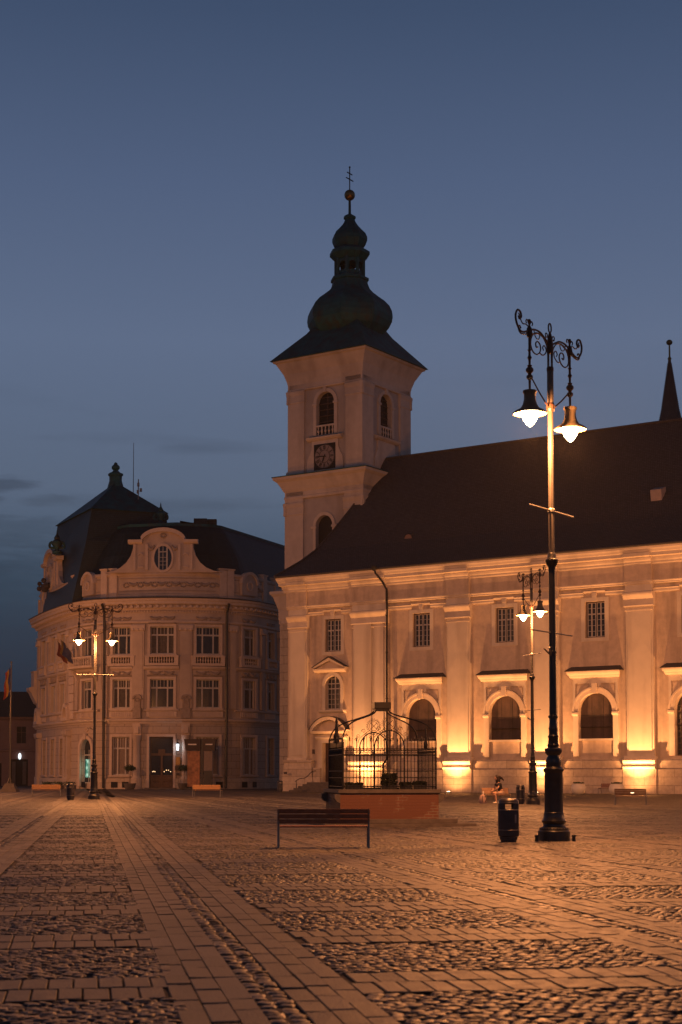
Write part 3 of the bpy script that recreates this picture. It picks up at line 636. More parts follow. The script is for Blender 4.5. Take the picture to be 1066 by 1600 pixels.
tc_ = MB(); ringmould(tc_, 4.95, [(0, 16.2), (.06, 16.25), (.06, 16.6), (.1, 16.7), (.1, 17.6), (.2, 17.9), (.3, 18.3), (.5, 18.9), (.72, 19.15), (.75, 19.4), (-.2, 19.75), (-.5, 19.75)]); tc_.build('tower_cornice', M['towerpl'], church)
# stage two
def stage(hw, z0, z1, win, depth=.5):
    t = MB()
    for k in range(4):
        t.map = lambda s, o, z, k=k: tf[k](s, o + hw - 4.4, z)
        t.wall(TCX - hw, TCX + hw, z0, z1, [win], depth=depth)
    return t.build('tower_wall', M['towerwall'], church, recalc=False)
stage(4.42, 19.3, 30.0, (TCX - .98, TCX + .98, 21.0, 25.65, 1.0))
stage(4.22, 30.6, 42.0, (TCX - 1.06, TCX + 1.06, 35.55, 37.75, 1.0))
for k in range(4):
    for (hw, z0, z1, cz, pw) in ((4.42, 19.4, 29.4, 26.9, 2.0), (4.22, 30.8, 40.2, 38.05, 1.75)):
        for sg in (-1, 1):
            p = MB(lambda s, o, z, k=k, hw=hw: tf[k](s, o + hw - 4.4, z)); e = hw + .001
            a, b = sorted((TCX + sg * e, TCX + sg * (hw - pw))); ex = .2
            p.box(a - (ex if sg < 0 else 0), b + (ex if sg > 0 else 0), 0, .2, z0, z1)
            o = p.build('tower_pilaster', M['towerpl'], church)
            p = MB(p.map); p.mould(a - (.34 if sg < 0 else .06), b + (.34 if sg > 0 else .06), [(0, cz), (.24, cz), (.27, cz + .12), (.24, cz + .22), (.24, cz + .75), (.3, cz + .92), (.34, cz + 1.08), (.34, cz + 1.22), (0, cz + 1.3)]); p.build('capital', M['towerpl'], o)
            p = MB(p.map); p.mould(a - (.3 if sg < 0 else .05), b + (.3 if sg > 0 else .05), [(0, z0), (.34, z0), (.34, z0 + .35), (.24, z0 + .5), (0, z0 + .5)]); p.build('pilaster_base', M['towerpl'], o)
    # frieze line between
mc = MB(); ringmould(mc, 4.42, [(0, 28.5), (.22, 28.5), (.25, 28.6), (.25, 28.75), (.2, 28.8), (.2, 29.2), (.34, 29.4), (.5, 29.75), (.75, 30.2), (1.06, 30.45), (1.1, 30.7), (-.3, 30.95), (-.8, 30.95)]); mc.build('tower_cornice', M['towerpl'], church)
ml = MB(); ringmould(ml, 4.42, [(1.06, 30.68), (1.16, 30.68), (1.16, 30.76), (-.3, 31.02), (-.3, 30.93), (1.06, 30.7)]); ml.build('ledge_cover', M['copper'], church)
tcn = MB(); ringmould(tcn, 4.22, [(0, 39.3), (.2, 39.3), (.24, 39.4), (.2, 39.5), (.2, 39.9), (.28, 40.3), (.5, 41.0), (.82, 41.6), (1.05, 42.02), (1.26, 42.12), (1.3, 42.28), (-.5, 42.5), (-.8, 42.4)]); tcn.build('tower_cornice', M['towerpl'], church)
for k in range(4):
    f = lambda s, o, z, k=k: tf[k](s, o - .18, z)
    # belfry window
    pts = [(TCX - 1.06, 35.55), (TCX + 1.06, 35.55)] + [(TCX + 1.06 * math.cos(PI * i / 14), 37.75 + 1.06 * math.sin(PI * i / 14)) for i in range(15)]
    p = MB(f); p.poly(pts, -.5, -.46); bw = p.build('belfry_window', M['black'], church)
    p = MB(f)
    for z in (35.9, 36.5, 37.1, 37.7, 38.3): p.box(TCX - (1.04 if z < 37.8 else .85), TCX + (1.04 if z < 37.8 else .85), -.44, -.36, z, z + .07)
    p.box(TCX - .04, TCX + .04, -.42, -.38, 35.55, 38.7); p.build('louvres', M['board'], bw)
    p = MB(f); p.ring(TCX, 37.75, 1.06, 1.42, -.02, .12, n=16); p.box(TCX - 1.42, TCX - 1.06, 0, .12, 34.6, 37.7); p.box(TCX + 1.06, TCX + 1.42, 0, .12, 34.6, 37.7); p.box(TCX - .16, TCX + .16, 0, .25, 38.75, 39.3)
    for sg in (-1, 1): p.box(TCX + sg * 1.24 - .26, TCX + sg * 1.24 + .26, 0, .2, 37.55, 37.75)
    p.box(TCX - 1.06, TCX + 1.06, -.1, .1, 35.4, 35.56); p.build('surround', M['towerpl'], bw)
    p = MB(f)
    for i in range(5):
        x0 = TCX - .85 + i * .425; c0 = f(x0, .02, 0); p.lathe((c0[0], c0[1], 34.6), [(.07, 0), (.07, .1), (.05, .14), (.12, .35), (.05, .6), (.07, .7), (.07, .8)], n=8)
    p.build('balusters', M['towerpl'], bw)
    p = MB(f); p.box(TCX - 1.06, TCX + 1.06, 0.003, .02, 34.6, 35.4); p.build('baluster_shade', M['black'], bw)  # black sheet stands in for the shade behind the balusters
    p = MB(f); p.mould(TCX - 2.05, TCX + 2.05, [(0, 34.05), (.25, 34.05), (.45, 34.2), (.5, 34.35), (0, 34.5)]); p.build('ledge', M['towerpl'], bw)
    # stage two arch window
    f2 = lambda s, o, z, k=k: tf[k](s, o + .02, z)
    pts = [(TCX - .98, 21.0), (TCX + .98, 21.0)] + [(TCX + .98 * math.cos(PI * i / 14), 25.65 + .98 * math.sin(PI * i / 14)) for i in range(15)]
    p = MB(f2); p.poly(pts, -.5, -.45); w2 = p.build('arched_window', M['black'], church)
    p = MB(f2); p.ring(TCX, 25.65, .98, 1.3, -.02, .1, n=16); p.box(TCX - 1.3, TCX - .98, 0, .1, 20.8, 25.6); p.box(TCX + .98, TCX + 1.3, 0, .1, 20.8, 25.6)
    for sg in (-1, 1): p.box(TCX + sg * 1.2 - .3, TCX + sg * 1.2 + .3, 0, .17, 25.4, 25.62)
    p.build('surround', M['towerpl'], w2)
# clock panel with scrolled shoulders and dial (front), panel alone on the east
def clockface(k):
    f = lambda s, o, z: tf[k](s, o - .18, z)
    p = MB(f); P = [(-2.15, 30.95), (2.15, 30.95), (2.15, 31.6), (2.05, 32.3), (1.75, 32.8), (1.55, 33.3), (1.55, 34.1), (-1.55, 34.1), (-1.55, 33.3), (-1.75, 32.8), (-2.05, 32.3), (-2.15, 31.6)]
    p.poly([(TCX + x, z) for x, z in P], 0.002, .14); pn = p.build('clock_panel', M['towerpl'], church)
    if k: return
    cz = 32.4; p = MB(f); p.box(TCX - 1.25, TCX + 1.25, .14, .2, cz - 1.25, cz + 1.25); ck = p.build('clock', M['dialblack'], church)
    p = MB(f); n = 40; P = [(TCX + 1.2 * math.cos(2 * PI * i / n), cz + 1.2 * math.sin(2 * PI * i / n)) for i in range(n)]; p.poly(P, .2, .215); p.build('dial', M['dial'], ck)
    p = MB(f); p.ring(TCX, cz, .60, .64, .215, .228, 0, 2 * PI, 36); p.ring(TCX, cz, 1.14, 1.19, .215, .228, 0, 2 * PI, 36)
    strokes = {1: 'I', 2: 'II', 3: 'III', 4: 'IIII', 5: 'V', 6: 'VI', 7: 'VII', 8: 'VIII', 9: 'IX', 10: 'X', 11: 'XI', 12: 'XII'}
    for h in range(1, 13):
        a = PI / 2 - h * PI / 6; st = strokes[h]; wds = {'I': .07, 'V': .15, 'X': .15}; tot = sum(wds[q] for q in st); x = -tot / 2
        def seg(x0, r0, x1, r1):
            ra = Vector((math.cos(a), math.sin(a))); ta = Vector((math.sin(a), -math.cos(a))); A_ = ra * r0 + ta * x0; B_ = ra * r1 + ta * x1; d_ = (B_ - A_).normalized(); nn_ = Vector((-d_.y, d_.x)) * .02
            q = [A_ + nn_, B_ + nn_, B_ - nn_, A_ - nn_]; p.poly([(TCX + v.x, cz + v.y) for v in q], .215, .23)
        for q in st:
            wq = wds[q]; xc = x + wq / 2
            if q == 'I': seg(xc, .70, xc, 1.08)
            elif q == 'V': seg(xc, .70, xc - .06, 1.08); seg(xc, .70, xc + .06, 1.08)
            else: seg(xc - .06, .70, xc + .06, 1.08); seg(xc + .06, .70, xc - .06, 1.08)
            x += wq
    p.build('numerals', M['dialblack'], ck)
    for ang, ln, wd_ in ((R(176), 1.08, .05), (R(-112), .68, .07)):   # minute hand left, hour hand low left
        p = MB(f); d_ = Vector((math.cos(ang), math.sin(ang))); n_ = Vector((-d_.y, d_.x)); q = [-d_ * .2 + n_ * .04, d_ * ln * .6 + n_ * wd_, d_ * ln, d_ * ln * .6 - n_ * wd_, -d_ * .2 - n_ * .04]
        p.poly([(TCX + v.x, cz + v.y) for v in q], .24, .26); p.build('clock_hand', M['dialblack'], ck)
for k in range(4): clockface(k)
# copper roofs of the tower
ty = MB(); e = 5.72
ty.add([(TCX - e, TCY - e, 42.3), (TCX + e, TCY - e, 42.3), (TCX + e, TCY + e, 42.3), (TCX - e, TCY + e, 42.3)] + [(TCX + x * 3.1, TCY + y * 3.1, 45.3) for x, y in ((-1, -1), (1, -1), (1, 1), (-1, 1))] + [(TCX + x * 2.4, TCY + y * 2.4, 46.4) for x, y in ((-1, -1), (1, -1), (1, 1), (-1, 1))],
       [(3, 2, 1, 0)] + [(j, (j + 1) % 4, (j + 1) % 4 + 4, j + 4) for j in range(4)] + [(j + 4, (j + 1) % 4 + 4, (j + 1) % 4 + 8, j + 8) for j in range(4)] + [(8, 9, 10, 11)], raw=True)
ty.build('tower_roof', M['copper'], church)
def oct_(prof, name, m, parent, n=8, smooth=False):
    b = MB(); b.lathe((TCX, TCY, 0), prof, n=n, a0=PI / 8); return b.build(name, m, parent, smooth=smooth)
dome = oct_([(3.05, 44.9), (3.45, 45.35), (4.0, 45.9), (4.3, 46.5), (4.38, 47.0), (4.3, 47.6), (4.05, 48.15), (3.55, 48.7), (2.95, 49.15), (2.4, 49.6), (2.05, 50.0), (1.85, 50.5), (1.8, 50.8)], 'onion_dome', M['copper'], church)
oct_([(1.72, 50.75), (1.95, 50.85), (1.95, 51.1), (1.65, 51.25)], 'collar', M['copper'], dome)
ln_ = MB()
for i in range(8):
    a = PI / 8 + i * PI / 4; cx_, cy_ = TCX + 1.4 * math.cos(a), TCY + 1.4 * math.sin(a); ln_.tube([(cx_, cy_, 51.2), (cx_, cy_, 53.1)], .2, n=6)
    b_ = a + PI / 8
    for k in range(6):
        t0 = -.5 + k / 6; t1 = t0 + 1 / 6
        A_ = Vector((math.cos(a), math.sin(a))) * 1.4; B_ = Vector((math.cos(a + PI / 4), math.sin(a + PI / 4))) * 1.4
        p0_ = A_.lerp(B_, k / 6); p1_ = A_.lerp(B_, (k + 1) / 6); h0 = 52.2 + .5 * math.sin(PI * k / 6); h1 = 52.2 + .5 * math.sin(PI * (k + 1) / 6)
        ln_.add([(TCX + p0_.x, TCY + p0_.y, h0), (TCX + p1_.x, TCY + p1_.y, h1), (TCX + p1_.x, TCY + p1_.y, 53.1), (TCX + p0_.x, TCY + p0_.y, 53.1)], [(0, 1, 2, 3)], raw=True)
    ln_.add([(TCX + A_.x, TCY + A_.y, 51.2), (TCX + B_.x, TCY + B_.y, 51.2), (TCX + B_.x, TCY + B_.y, 51.75), (TCX + A_.x, TCY + A_.y, 51.75)], [(0, 1, 2, 3)], raw=True)
ln_.tube([(TCX, TCY, 51), (TCX, TCY, 53)], .16, n=6)
ln_.build('lantern', M['copper'], dome)
bl = MB(); bl.lathe((TCX + .1, TCY, 51.7), [(.45, 0), (.4, .1), (.28, .35), (.2, .6), (.05, .7)], n=12); bl.build('bell', M['brass'], dome)
d2 = oct_([(1.55, 53.0), (2.05, 53.5), (2.05, 53.8), (1.6, 54.1), (1.4, 54.2), (1.62, 54.5), (1.8, 54.95), (1.8, 55.3), (1.6, 55.75), (1.2, 56.15), (.85, 56.55), (.62, 56.9), (.5, 57.2)], 'small_dome', M['copper'], dome)
oct_([(.45, 57.15), (.62, 57.3), (.62, 57.5), (.3, 57.7), (.14, 57.8), (.12, 59.3)], 'finial_stem', M['copper'], dome)
b = MB(); b.ball((TCX, TCY, 59.72), .55, n=16); b.build('finial_ball', M['brass'], dome, smooth=True)
b = MB(); b.tube([(TCX, TCY, 60.1), (TCX, TCY, 62.6)], .06, n=6)
for z, hl in ((61.35, .62), (61.95, .45)): b.tube([(TCX, TCY - hl, z), (TCX, TCY + hl, z)], .055, n=6)
b.ball((TCX, TCY, 62.6), .1); b.build('cross', M['gate'], dome)
b = MB(); b.tube([(TCX + 1.2, TCY - 1.2, 56.4), (TCX + 1.75, TCY - 1.75, 53.9), (TCX + 1.8, TCY - 1.8, 50.9), (TCX + 3.4, TCY - 2.9, 48.4)], .02, n=4); b.tube([(TCX + 3.9, TCY - 2, 46.9), (TCX + 4.0, TCY - 2, 43.4)], .02, n=4); b.build('lightning_wire', M['gate'], church)

# uplights at the foot of the facade
def uplight(s, lab):
    fx, fy = (CA[0] + s * .82654 - 2.0 * .56287, CA[1] - s * .56287 - 2.0 * .82654)
    t = thing('floodlight', lab, 'floodlight', (fx, fy, 0), CRZ, 'floodlights at the foot of the church wall')
    b = MB(); b.lathe((0, 0, -.01), [(.16, 0), (.19, .05), (.17, .11)], n=16); b.build('housing', M['iron'], t)
    b = MB(); b.lathe((0, 0, .095), [(.13, 0), (.12, .03)], n=16); b.build('lens', M['uplens'], t)
    lamp_light('flood_lamp', (0, 0, .2), UP_W, t, colr=UPCOL, rad=.06, spot=R(108), rot=(R(180 - 4), 0, 0))
    lamp_light('flood_spill', (0, 0, .22), UP_SPILL, t, colr=UPCOL, rad=.1, spot=R(166), rot=(R(180 - 20), 0, 0))
    return t
uplight(8.9, 'lit floodlight at the church foot behind the caged well')
uplight(17.9, 'lit floodlight at the church foot just right of the caged well')
uplight(26.0, 'lit floodlight at the church foot behind the smaller right lamp post')
uplight(34.2, 'lit floodlight at the church foot by the rightmost bench')
uplight(42.4, 'lit floodlight at the church foot past the right picture edge')
# cathedral spire far behind
cs = thing('cathedral_tower', 'distant thin tiled spire with ball finial rising above the church ridge', 'tower', (55.5, 260, .8), .5)
b = MB(); b.rbox(-5, 5, -5, 5, -.8, 45); b.build('tower_wall', M['farwall'], cs)
b = MB(); b.lathe((0, 0, 0), [(5.6, 45), (3.7, 52), (1.5, 62.0), (.22, 70.6)], n=8); sp_ = b.build('spire', M['roof'], cs)
b = MB()
for i in range(8):
    a = 2 * PI * i / 8
    for k in range(34):
        z = 58 + k * .36; r_ = np.interp(z, [45, 52, 62, 70.6], [5.6, 3.7, 1.5, .22]); b.ball((r_ * math.cos(a), r_ * math.sin(a), z), .11, n=5)
b.build('crockets', M['roof'], sp_)
b = MB(); b.lathe((0, 0, 0), [(.24, 70.5), (.34, 70.9), (.16, 71.1), (.13, 73.2)], n=8); b.ball((0, 0, 73.6), .55, n=12, sz=.85); b.build('ball_finial', M['brass'], sp_)
# ------------------------------------------------------------------ TOWN HALL (curved front)
CP = [(-42.5, 198.5), (-37.93, 186.2), (-33.36, 174.65), (-28.89, 165.43), (-25.65, 161.77), (-22.03, 160.59), (-18.59, 160.0), (-15.38, 160.29), (-11.95, 161.18), (-8.96, 163.58), (-7.3, 166.9), (-4.9, 172.5), (-2.2, 178.8), (.8, 186), (3.8, 193)]
def catmull(P, n):
    P = [Vector(p) for p in P]; Q = [P[0] * 2 - P[1]] + P + [P[-1] * 2 - P[-2]]; O = []
    for i in range(1, len(Q) - 2):
        a, b, c, d = Q[i - 1:i + 3]
        for k in range(n):
            t = k / n; O.append(.5 * ((2 * b) + (c - a) * t + (2 * a - 5 * b + 4 * c - d) * t * t + (3 * b - a - 3 * c + d) * t ** 3))
    return np.array([tuple(v) for v in O + [P[-1]]])
Cc = catmull(CP, 16); Tn = np.gradient(Cc, axis=0); Tn /= np.linalg.norm(Tn, axis=1)[:, None]; Nn = np.stack([Tn[:, 1], -Tn[:, 0]], 1)
HX0, HY0 = -18.6, 161.0
Wc = Cc - Nn * .9 - np.array([HX0, HY0]); Sl = np.r_[0, np.cumsum(np.linalg.norm(np.diff(Wc, axis=0), axis=1))]
SOFF = float(Sl[16])            # s = 0 at the second control point, as measured
Sl = Sl - SOFF; SMIN, SMAX = float(Sl[0]) , float(Sl[-1])
def hp(s, o, z):
    x = np.interp(s, Sl, Wc[:, 0]); y = np.interp(s, Sl, Wc[:, 1]); nx_ = np.interp(s, Sl, Nn[:, 0]); ny_ = np.interp(s, Sl, Nn[:, 1])
    l = math.hypot(nx_, ny_); return (float(x + nx_ / l * o), float(y + ny_ / l * o), z)
def hplane(s0):
    """flat frame tangent to the front at s0"""
    x, y, _ = hp(s0, 0, 0); i = np.interp(s0, Sl, np.arange(len(Sl))); i0 = int(i); n_ = Nn[i0]; t_ = Tn[i0]
    return lambda s, o, z: (x + t_[0] * (s - s0) + n_[0] * o, y + t_[1] * (s - s0) + n_[1] * o, z)
hall = thing('town_hall', 'three storey cream corner building with curved front, scrolled gables and dark roofs', 'building', (HX0, HY0, 0))
HB_ = lambda f=hp: MB(f, .7)
Z1, Z2 = 7.1, 12.65
s_a = 4.2   # west end of the visible wing
top = [(8.4, 2.4), (13.6, 2.2), (17.7, 1.8), (22.0, .0), (25.05, 1.9), (29.6, 1.9), (33.95, 2.45), (38.7, 2.45), (43.65, 1.9), (48.4, 1.7), (52.5, 1.7), (57, 1.7)]
top = [t for t in top if t[1] > 0]
SE = SMAX - .5
def holes(z0, z1, lst): return [(c - w_ / 2, c + w_ / 2, z0, z1, 0) for c, w_ in lst]
w_ = HB_(); w_.wall(s_a, SE, Z2, 19.0, holes(13.93, 16.8, top), depth=.4); w_.wall(s_a, SE, Z1, Z2, holes(8.37, 11.35, top), depth=.4); w_.build('wall', M['hall'], hall, recalc=False)
gl = [(9.4, 2.0, 1.45), (13.6, 2.0, 1.45), (17.5, 1.4, 1.45), (29.6, 2.0, 1.45), (33.95, 2.5, H0), (38.7, 2.5, 1.45), (43.65, 2.1, 1.45), (48.4, 1.7, 1.45), (52.5, 1.7, 1.45)]
w_ = HB_(); hl_ = [(c - q / 2, c + q / 2, z, 5.4, 0) for c, q, z in gl] + [(24.0, 26.1, .6, 4.2, 1.0)]; w_.wall(s_a, SE, H0, Z1, hl_, depth=.45); w_.build('ground_floor_wall', M['hallbase'], hall, recalc=False)
# end walls and back
a = hp(s_a, 0, 0); b = hp(SE, 0, 0); ax, ay = a[0], a[1]
w_ = MB(); w_.hexa([(a[0], a[1], 0), (a[0] + 16, a[1] + 6, 0), (a[0] + 16, a[1] + 6.5, 0), (a[0] + .1, a[1] + .5, 0), (a[0], a[1], 22), (a[0] + 16, a[1] + 6, 22), (a[0] + 16, a[1] + 6.5, 22), (a[0] + .1, a[1] + .5, 22)]); w_.build('side_wall', M['hall'], hall)
# plinth, bands, cornices
def segs(excl, s0=s_a, s1=SE):
    x = s0; r = []
    for p, q in sorted(excl):
        if p > x: r.append((x, p))
        x = max(x, q)
    if x < s1: r.append((x, s1))
    return r
p = HB_()
for (x, y) in segs([(32.6, 35.3), (23.9, 26.2)]): p.mould(x, y, [(0, H0), (.22, H0), (.22, 1.0), (.12, 1.12), (0, 1.12)])
p.build('plinth', M['plinth'], hall)
for c in (29.0, 30.2, 42.9, 44.4, 39.9, 24.8): p = HB_(); p.box(c - .36, c + .36, .22, .235, .15, .75); p.build('cellar_vent', M['black'], hall)
def hc(name, s0, s1, prof, m='halltrim'):
    q = HB_(); q.mould(s0, s1, prof); return q.build(name, M[m], hall)
hc('band_cornice', s_a - .3, SE, [(0, 6.75), (.12, 6.75), (.2, 6.9), (.36, 7.0), (.42, 7.12), (.42, 7.22), (0, 7.3)])
for x, y in segs([(30.84, 32.09), (35.7, 37.08), (27.0, 28.5), (40.9, 41.7)]):
    hc('sill_band', x, y, [(0, 8.0), (.18, 8.02), (.28, 8.12), (.28, 8.22), (0, 8.3)]); hc('string_cornice', x, y, [(0, 12.3), (.14, 12.34), (.28, 12.46), (.34, 12.56), (.34, 12.66), (0, 12.74)])
hc('frieze_moulding', s_a, SE, [(0, 17.15), (.14, 17.18), (.18, 17.3), (.14, 17.42), (0, 17.44)])
cm = hc('cornice', s_a - .9, SE, [(0, 18.45), (.12, 18.5), (.16, 18.62), (.3, 18.7), (.3, 18.95), (.72, 19.12), (.76, 19.38), (.86, 19.45), (.9, 19.68), (-.3, 19.9), (-.4, 19.2)])
x = s_a - .5
while x < SE: q = HB_(); q.box(x, x + .26, .3, .66, 18.72, 18.98); q.build('modillion', M['halltrim'], cm); x += .66
q = HB_(); x = s_a
while x < SE: q.box(x, x + .13, .12, .24, 18.28, 18.46); x += .3
tag(q.build('dentils', M['halltrim'], cm), kind='stuff')
q = HB_(); q.mould(s_a - .9, SE, [(.84, 19.66), (.97, 19.66), (.97, 19.74), (-.3, 19.96), (-.3, 19.88)]); q.build('cornice_cover', M['darkroof'], cm)
# parapet with piers, panels and small arched crests
GAB = [(33.95, 6.1), (15.2, 4.6)]
par = HB_(); par.mould(s_a - .2, SE, [(-.75, 19.6), (-.28, 19.6), (-.28, 20.2), (-.38, 20.3), (-.38, 22.1), (-.25, 22.2), (-.2, 22.35), (-.25, 22.5), (-.8, 22.55)]); pr_ = par.build('parapet', M['hall'], hall)
for c in (5.2, 20.4, 27.3, 28.5, 40.4, 41.3, 47.5, 50.5): q = HB_(); q.box(c - .42, c + .42, -.8, -.18, 19.7, 22.9); q.mould(c - .5, c + .5, [(-.85, 22.85), (-.1, 22.85), (-.06, 23.0), (-.85, 23.05)]); q.build('parapet_pier', M['halltrim'], pr_)
for c, f in ((24.6, hplane(24.6)), (44.0, hplane(44.0)), (7.4, hplane(7.4))):
    q = MB(f); P = [(c - 1.25, 20.4), (c + 1.25, 20.4), (c + 1.25, 21.6)] + [(c + 1.25 * math.cos(PI * i / 14), 21.6 + 1.15 * math.sin(PI * i / 14)) for i in range(15)] + [(c - 1.25, 21.6)]
    q.poly(P, -.6, -.2); o = q.build('crest', M['hall'], pr_); q = MB(f); q.ring(c, 21.6, 1.1, 1.4, -.62, -.05, n=16, ry=.93); q.ring(c, 21.4, .35, .52, -.2, -.1, 0, 2 * PI, 16); q.build('crest_moulding', M['halltrim'], o)
# relief panels: framed fields with wreaths in low relief
q = HB_()
def wreath(mb, f, s, z, r, o=0.):
    for i in range(9):
        a = 2 * PI * i / 9; c = f(s + r * math.cos(a), o, z + r * .7 * math.sin(a)); mb.ball(c, r * .34, n=8)
def garland(mb, f, s, z, w_, o=.05, d=.35):
    n = 9
    for i in range(n):
        t = i / (n - 1) * 2 - 1; c = f(s + t * w_ / 2, o, z - d * (1 - t * t)); mb.ball(c, .12 + .07 * (1 - t * t), n=7)
for s0, s1 in ((29.2, 39.6), (41.6, 42.6), (45.4, 47.2), (11, 19.8), (21, 23.2), (25.9, 26.9)):
    q = HB_(); q.box(s0, s1, -.38, -.33, 20.55, 20.62); q.box(s0, s1, -.38, -.33, 21.85, 21.92)
    s = s0 + .7
    while s < s1 - .4: wreath(q, hp, s, 21.2, .30, -.36); garland(q, hp, s + .75, 21.4, .8, -.36, .2); s += 1.55
    q.build('relief', M['relief'], pr_)
def gable(c, half, dormer_depth=4.5):
    f = hplane(c); k = half / 6.1
    P = [(6.1, 22.45), (5.3, 22.6), (4.5, 22.95), (3.85, 23.5), (3.4, 24.2), (3.15, 25.0), (3.15, 25.45), (3.55, 25.5), (3.6, 25.85), (2.3, 25.95)]
    arc = [(2.3 * math.cos(a), 25.75 + 1.3 * math.sin(a)) for a in np.linspace(.25, PI - .25, 15)]
    out = [(x * k, z) for x, z in P] + [(x * k, z) for x, z in arc] + [(-x * k, z) for x, z in P[::-1]]
    q = MB(f); q.poly([(c + x, z) for x, z in out], -.75, -.25); g_ = q.build('gable', M['hall'], hall)
    q = MB(f)
    A = [(x * k, z) for x, z in arc]
    rr = [(2.3 * k * math.cos(a), 25.75 + 1.3 * math.sin(a)) for a in np.linspace(.25, PI - .25, 15)]
    for (p0, p1) in zip(rr, rr[1:]):
        q.poly([(c + p0[0], p0[1] - .35), (c + p0[0] * 1.04, p0[1] + .06), (c + p1[0] * 1.04, p1[1] + .06), (c + p1[0], p1[1] - .35)], -.78, .12)
    for sg in (-1, 1):
        a_, b_ = sorted((c + sg * 2.15 * k, c + sg * 3.65 * k)); q.mould(a_, b_, [(-.78, 25.45), (-.1, 25.45), (.08, 25.6), (.12, 25.85), (-.78, 25.92)])
        a_, b_ = sorted((c + sg * 1.55 * k, c + sg * 1.85 * k)); q.box(a_, b_, -.25, -.1, 22.7, 25.4)
        a_, b_ = sorted((c + sg * 2.85 * k, c + sg * 3.1 * k)); q.box(a_, b_, -.25, -.12, 22.7, 25.4)
        q.ring(c + sg * 2.35 * k, 24.2, .18, .28, -.25, -.15, 0, PI, 10); q.box(c + sg * 2.35 * k - .28, c + sg * 2.35 * k + .28, -.25, -.16, 22.95, 23.1)
    q.ring(c, 23.95, .92, 1.12, -.3, -.1, 0, 2 * PI, 24, ry=1.38)
    q.build('gable_moulding', M['halltrim'], g_)
    q = MB(f); wreath(q, f, c, 26.3, .28, -.2); 
    for sg in (-1, 1): garland(q, f, c + sg * 1.25 * k, 25.2, .6, -.22, .3)
    q.build('relief', M['relief'], g_)
    q = MB(f); n = 24; q.poly([(c + .9 * math.cos(2 * PI * i / n), 23.95 + 1.26 * math.sin(2 * PI * i / n)) for i in range(n)], -.25, -.22); ow = q.build('oval_window', M['glass'], g_)
    q = MB(f)
    for x in (-.42, 0, .42): h = 1.26 * math.sqrt(1 - (x / .9) ** 2); q.box(c + x - (.07 if x else .03), c + x + (.07 if x else .03), -.22, -.16, 23.95 - h, 23.95 + h * .98)
    for z in (23.2, 23.6, 24.0, 24.55): q.box(c - .42, c + .42, -.218, -.17, z, z + (.1 if z > 24.3 else .04))
    q.build('muntins', M['frame'], ow)
    q = MB(f); D = -.74 - dormer_depth
    vs = [(c + x * k, -.74, z) for x, z in arc] + [(c + x * k, D, z) for x, z in arc]; m = len(arc); q.add(vs, [(i, i + 1, i + 1 + m, i + m) for i in range(m - 1)])
    for sg in (-1, 1): q.add([(c + sg * 2.25 * k, -.74, 22.3), (c + sg * 2.25 * k, D, 22.3), (c + sg * 2.25 * k, D, 26.05), (c + sg * 2.25 * k, -.74, 26.05)], [(0, 1, 2, 3)])
    q.build('gable_roof', M['slate'], g_, recalc=False)
gable(33.95, 6.1); gable(10.5, 7.0)
# windows of both upper storeys
def hwindow(c, w_, z0, z1, bal, name='window', curtain=False):
    f = hplane(c); a, b = c - w_ / 2, c + w_ / 2; q = MB(f)
    m3 = w_ > 1.7; xs_ = (a, a + w_ * .27, b - w_ * .27, b) if m3 else (a, (a + b) / 2, b)
    for x in xs_: q.box(max(a, x - .075), min(b, x + .075), -.36, -.24, z0, z1)
    zt = z1 - (z1 - z0) * .30
    for z, t in ((z0 + .06, .06), (zt, .08), (z1 - .05, .05)): q.box(a, b, -.355, -.245, z - t, z + t)
    o = q.build(name, M['frame'], hall)
    q = MB(f)
    for x0, x1 in zip(xs_, xs_[1:]):
        n = 3 if x1 - x0 > .8 else 2
        for i in range(1, n): x = x0 + (x1 - x0) * i / n; q.box(x - .022, x + .022, -.34, -.28, zt, z1)
    q.build('muntins', M['frame'], o)
    q = MB(f); q.box(a, b, -.40, -.37, z0, z1); q.build('pane', M['glass'], o)
    if curtain:
        q = MB(f); n = 14
        for i in range(n): q.box(a + .1 + (w_ - .2) * i / n, a + .1 + (w_ - .2) * (i + .8) / n, -.372, -.362 + .006 * (i % 2), z0 + .1, z1 - .1)
        q.build('curtain', M['curtain' if curtain is True else 'dark_curtain'], o)
    q = MB(f); e = .26
    for (p, r, u0, u1) in ((a - e, a, z0 - .1, z1 + e), (b, b + e, z0 - .1, z1 + e), (a, b, z1, z1 + e)): q.box(p, r, 0, .11, u0, u1)
    q.mould(a - .35, b + .35, [(0, z0 - .24), (.16, z0 - .24), (.24, z0 - .14), (.24, z0 - .02), (0, z0)])
    q.build('surround', M['halltrim'], o)
    return o, f
